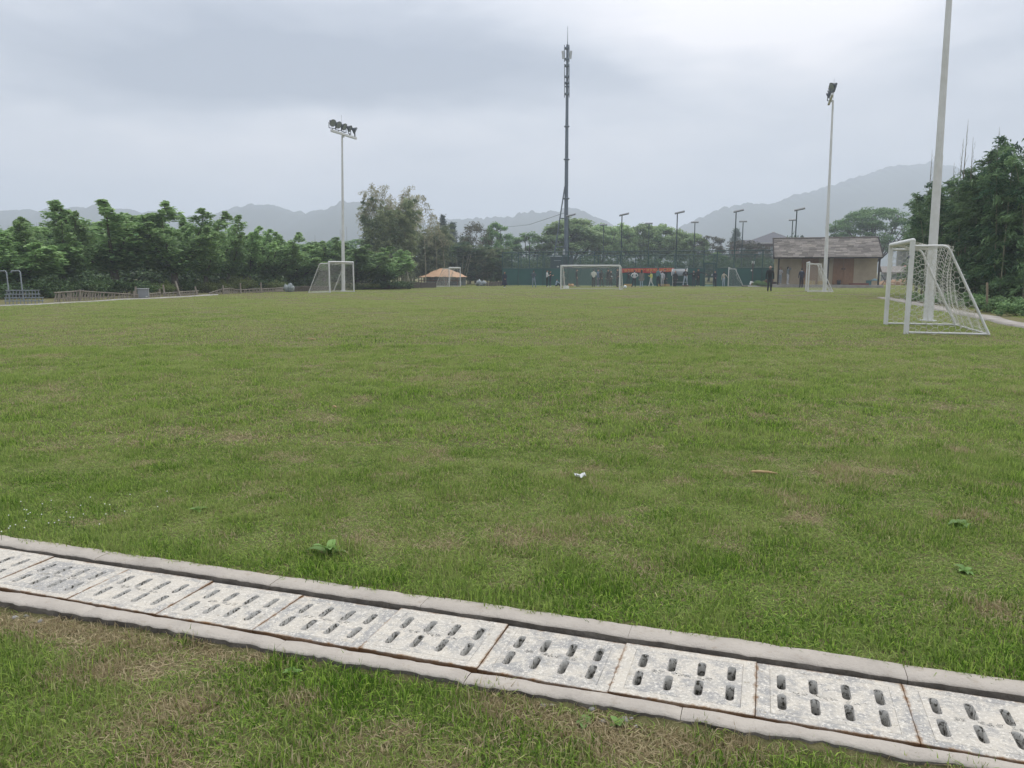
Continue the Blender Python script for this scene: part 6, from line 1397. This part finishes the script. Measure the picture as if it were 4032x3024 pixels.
A(2394, 1130.5, 1059, 20, 'down', 'down', 'stand', 'fwd', BLACK, BLACK, 'short', 'person in black behind the one pointing downwards', 'w')
A(2404, 1130, 1066, 40, 'clasp', 'out', 'stand', 'wide', DGR, BLACK, 'bob', 'person in dark clothes with white cloth pointing downwards', 'w', extra=(('towel',),))
A(2430, 1131, 1057, 60, 'clasp', 'clasp', 'stand', 'stand', BLACK, BLACK, 'short', 'person in black just inside the right post of the wide goal', 'd', True)
A(2476, 1127, 1066, 0, 'phone', 'phone', 'wide', 'stand', DGR, BLACK, 'short', 'person in dark clothes holding a phone in front of the banner', 'd', lift=.25, extra=(('phone',),))
A(2497, 1131, 1064, 180, 'hip', 'hip', 'stand', 'wide', WHT, BLACK, 'short', 'person in white shirt with both hands on hips', 'd')
A(2525, 1131, 1062, 180, 'down', 'down', 'stand', 'stand', (.17, .16, .14), LJEAN, 'long', 'person with long black hair in grey brown cardigan and jeans', 'w', extra=(('coat', (.17, .16, .14), .62, .02),))
A(2563, 1128, 1069, 285, 'phone', 'down', 'fwd', 'back', (.62, .62, .16), (.62, .62, .60), 'bob', 'person in yellow jacket and white trousers walking left', 'w')
A(2590, 1129, 1055, 120, 'clasp', 'down', 'fwd', 'stand', (.10, .21, .24), BLACK, 'short', 'tall person in teal shirt in front of the banner', 'd')
A(2607, 1128, 1067, 175, 'down', 'raise', 'stand', 'stand', (.58, .58, .62), (.42, .42, .44), 'short', 'person in white hoodie raising one arm to the head', 'w', extra=(('hoodback', (.58, .58, .62)),))
A(2617, 1126, 1060, 0, 'down', 'down', 'stand', 'stand', BLACK, BLACK, 'short', 'person in black behind the one raising an arm')
A(2660, 1125, 1067, 330, 'down', 'down', 'stand', 'stand', BLACK, BLACK, 'long', 'person with long hair in black at the left end of the dugout', extra=(('coat', BLACK, .75, .03),))
A(2700, 1128, 1059, 0, 'behind', 'behind', 'wide', 'wide', BLACK, (.36, .42, .50), 'short', 'person in black sweatshirt and light jeans standing on a low block', 'w', lift=.13, extra=(('print',),), loose=1.06)
A(2732, 1128, 1064, 350, 'side', 'down', 'stand', 'fwd', BLACK, (.05, .06, .07), 'short', 'person in black top stretching one arm out to the left', 'd', extra=(('print',),), loose=1.06)
A(2750, 1128, 1058, 350, 'clasp', 'side', 'stand', 'stand', BLACK, BLACK, 'short', 'person in black hoodie stretching one arm out to the right', 'y', loose=1.05)
A(2816, 1125.5, 1066, 0, 'clasp', 'clasp', 'stand', 'stand', NAVY, BLACK, 'short', 'person in navy jacket with hands clasped in the court gate')
A(2851, 1129, 1069, 190, 'out', 'down', 'stand', 'stand', (.50, .45, .36), LJEAN, 'tail', 'person in beige sweater with shoulder strap beside the small goal', 'w', extra=(('strap',),))
A(3029, 1148, 1047, 155, 'down', 'down', 'stand', 'stand', (.010, .011, .013), (.03, .033, .04), 'bald', 'bald person in black jacket walking in front of the hut', 'd', loose=1.14)
hutz = hz0
def AH(px, head, back, *a, **k):
    q = on_hut(px, back); d = ray(px, 1118); A(px, 1118, head, *a, z=hutz, Y=q.y, **k)
AH(3070, 1052, .9, 330, 'fold', 'fold', 'stand', 'stand', (.60, .60, .62), LJEAN, 'long', 'person with long hair in white top beside the porch post', 'w')
AH(3101, 1050, .9, 45, 'head', 'head', 'stand', 'stand', (.26, .30, .32), (.60, .60, .60), 'bob', 'person in grey sweater holding both hands up to the head', 'w', loose=1.08)
A(3157, 1128, 1056, 185, 'down', 'down', 'stand', 'stand', (.014, .018, .032), BLACK, 'short', 'person in navy jacket with grey collar left of the hut goal', 'd', extra=(('collar', (.25, .33, .40)),), loose=1.1)
A(3559, 1114, 1046, 200, 'down', 'down', 'stand', 'stand', BLACK, BLACK, 'short', 'person in black with orange cap seen through the large goal', 'd', extra=(('cap', (.65, .16, .05)),), z=None)
finish_people()
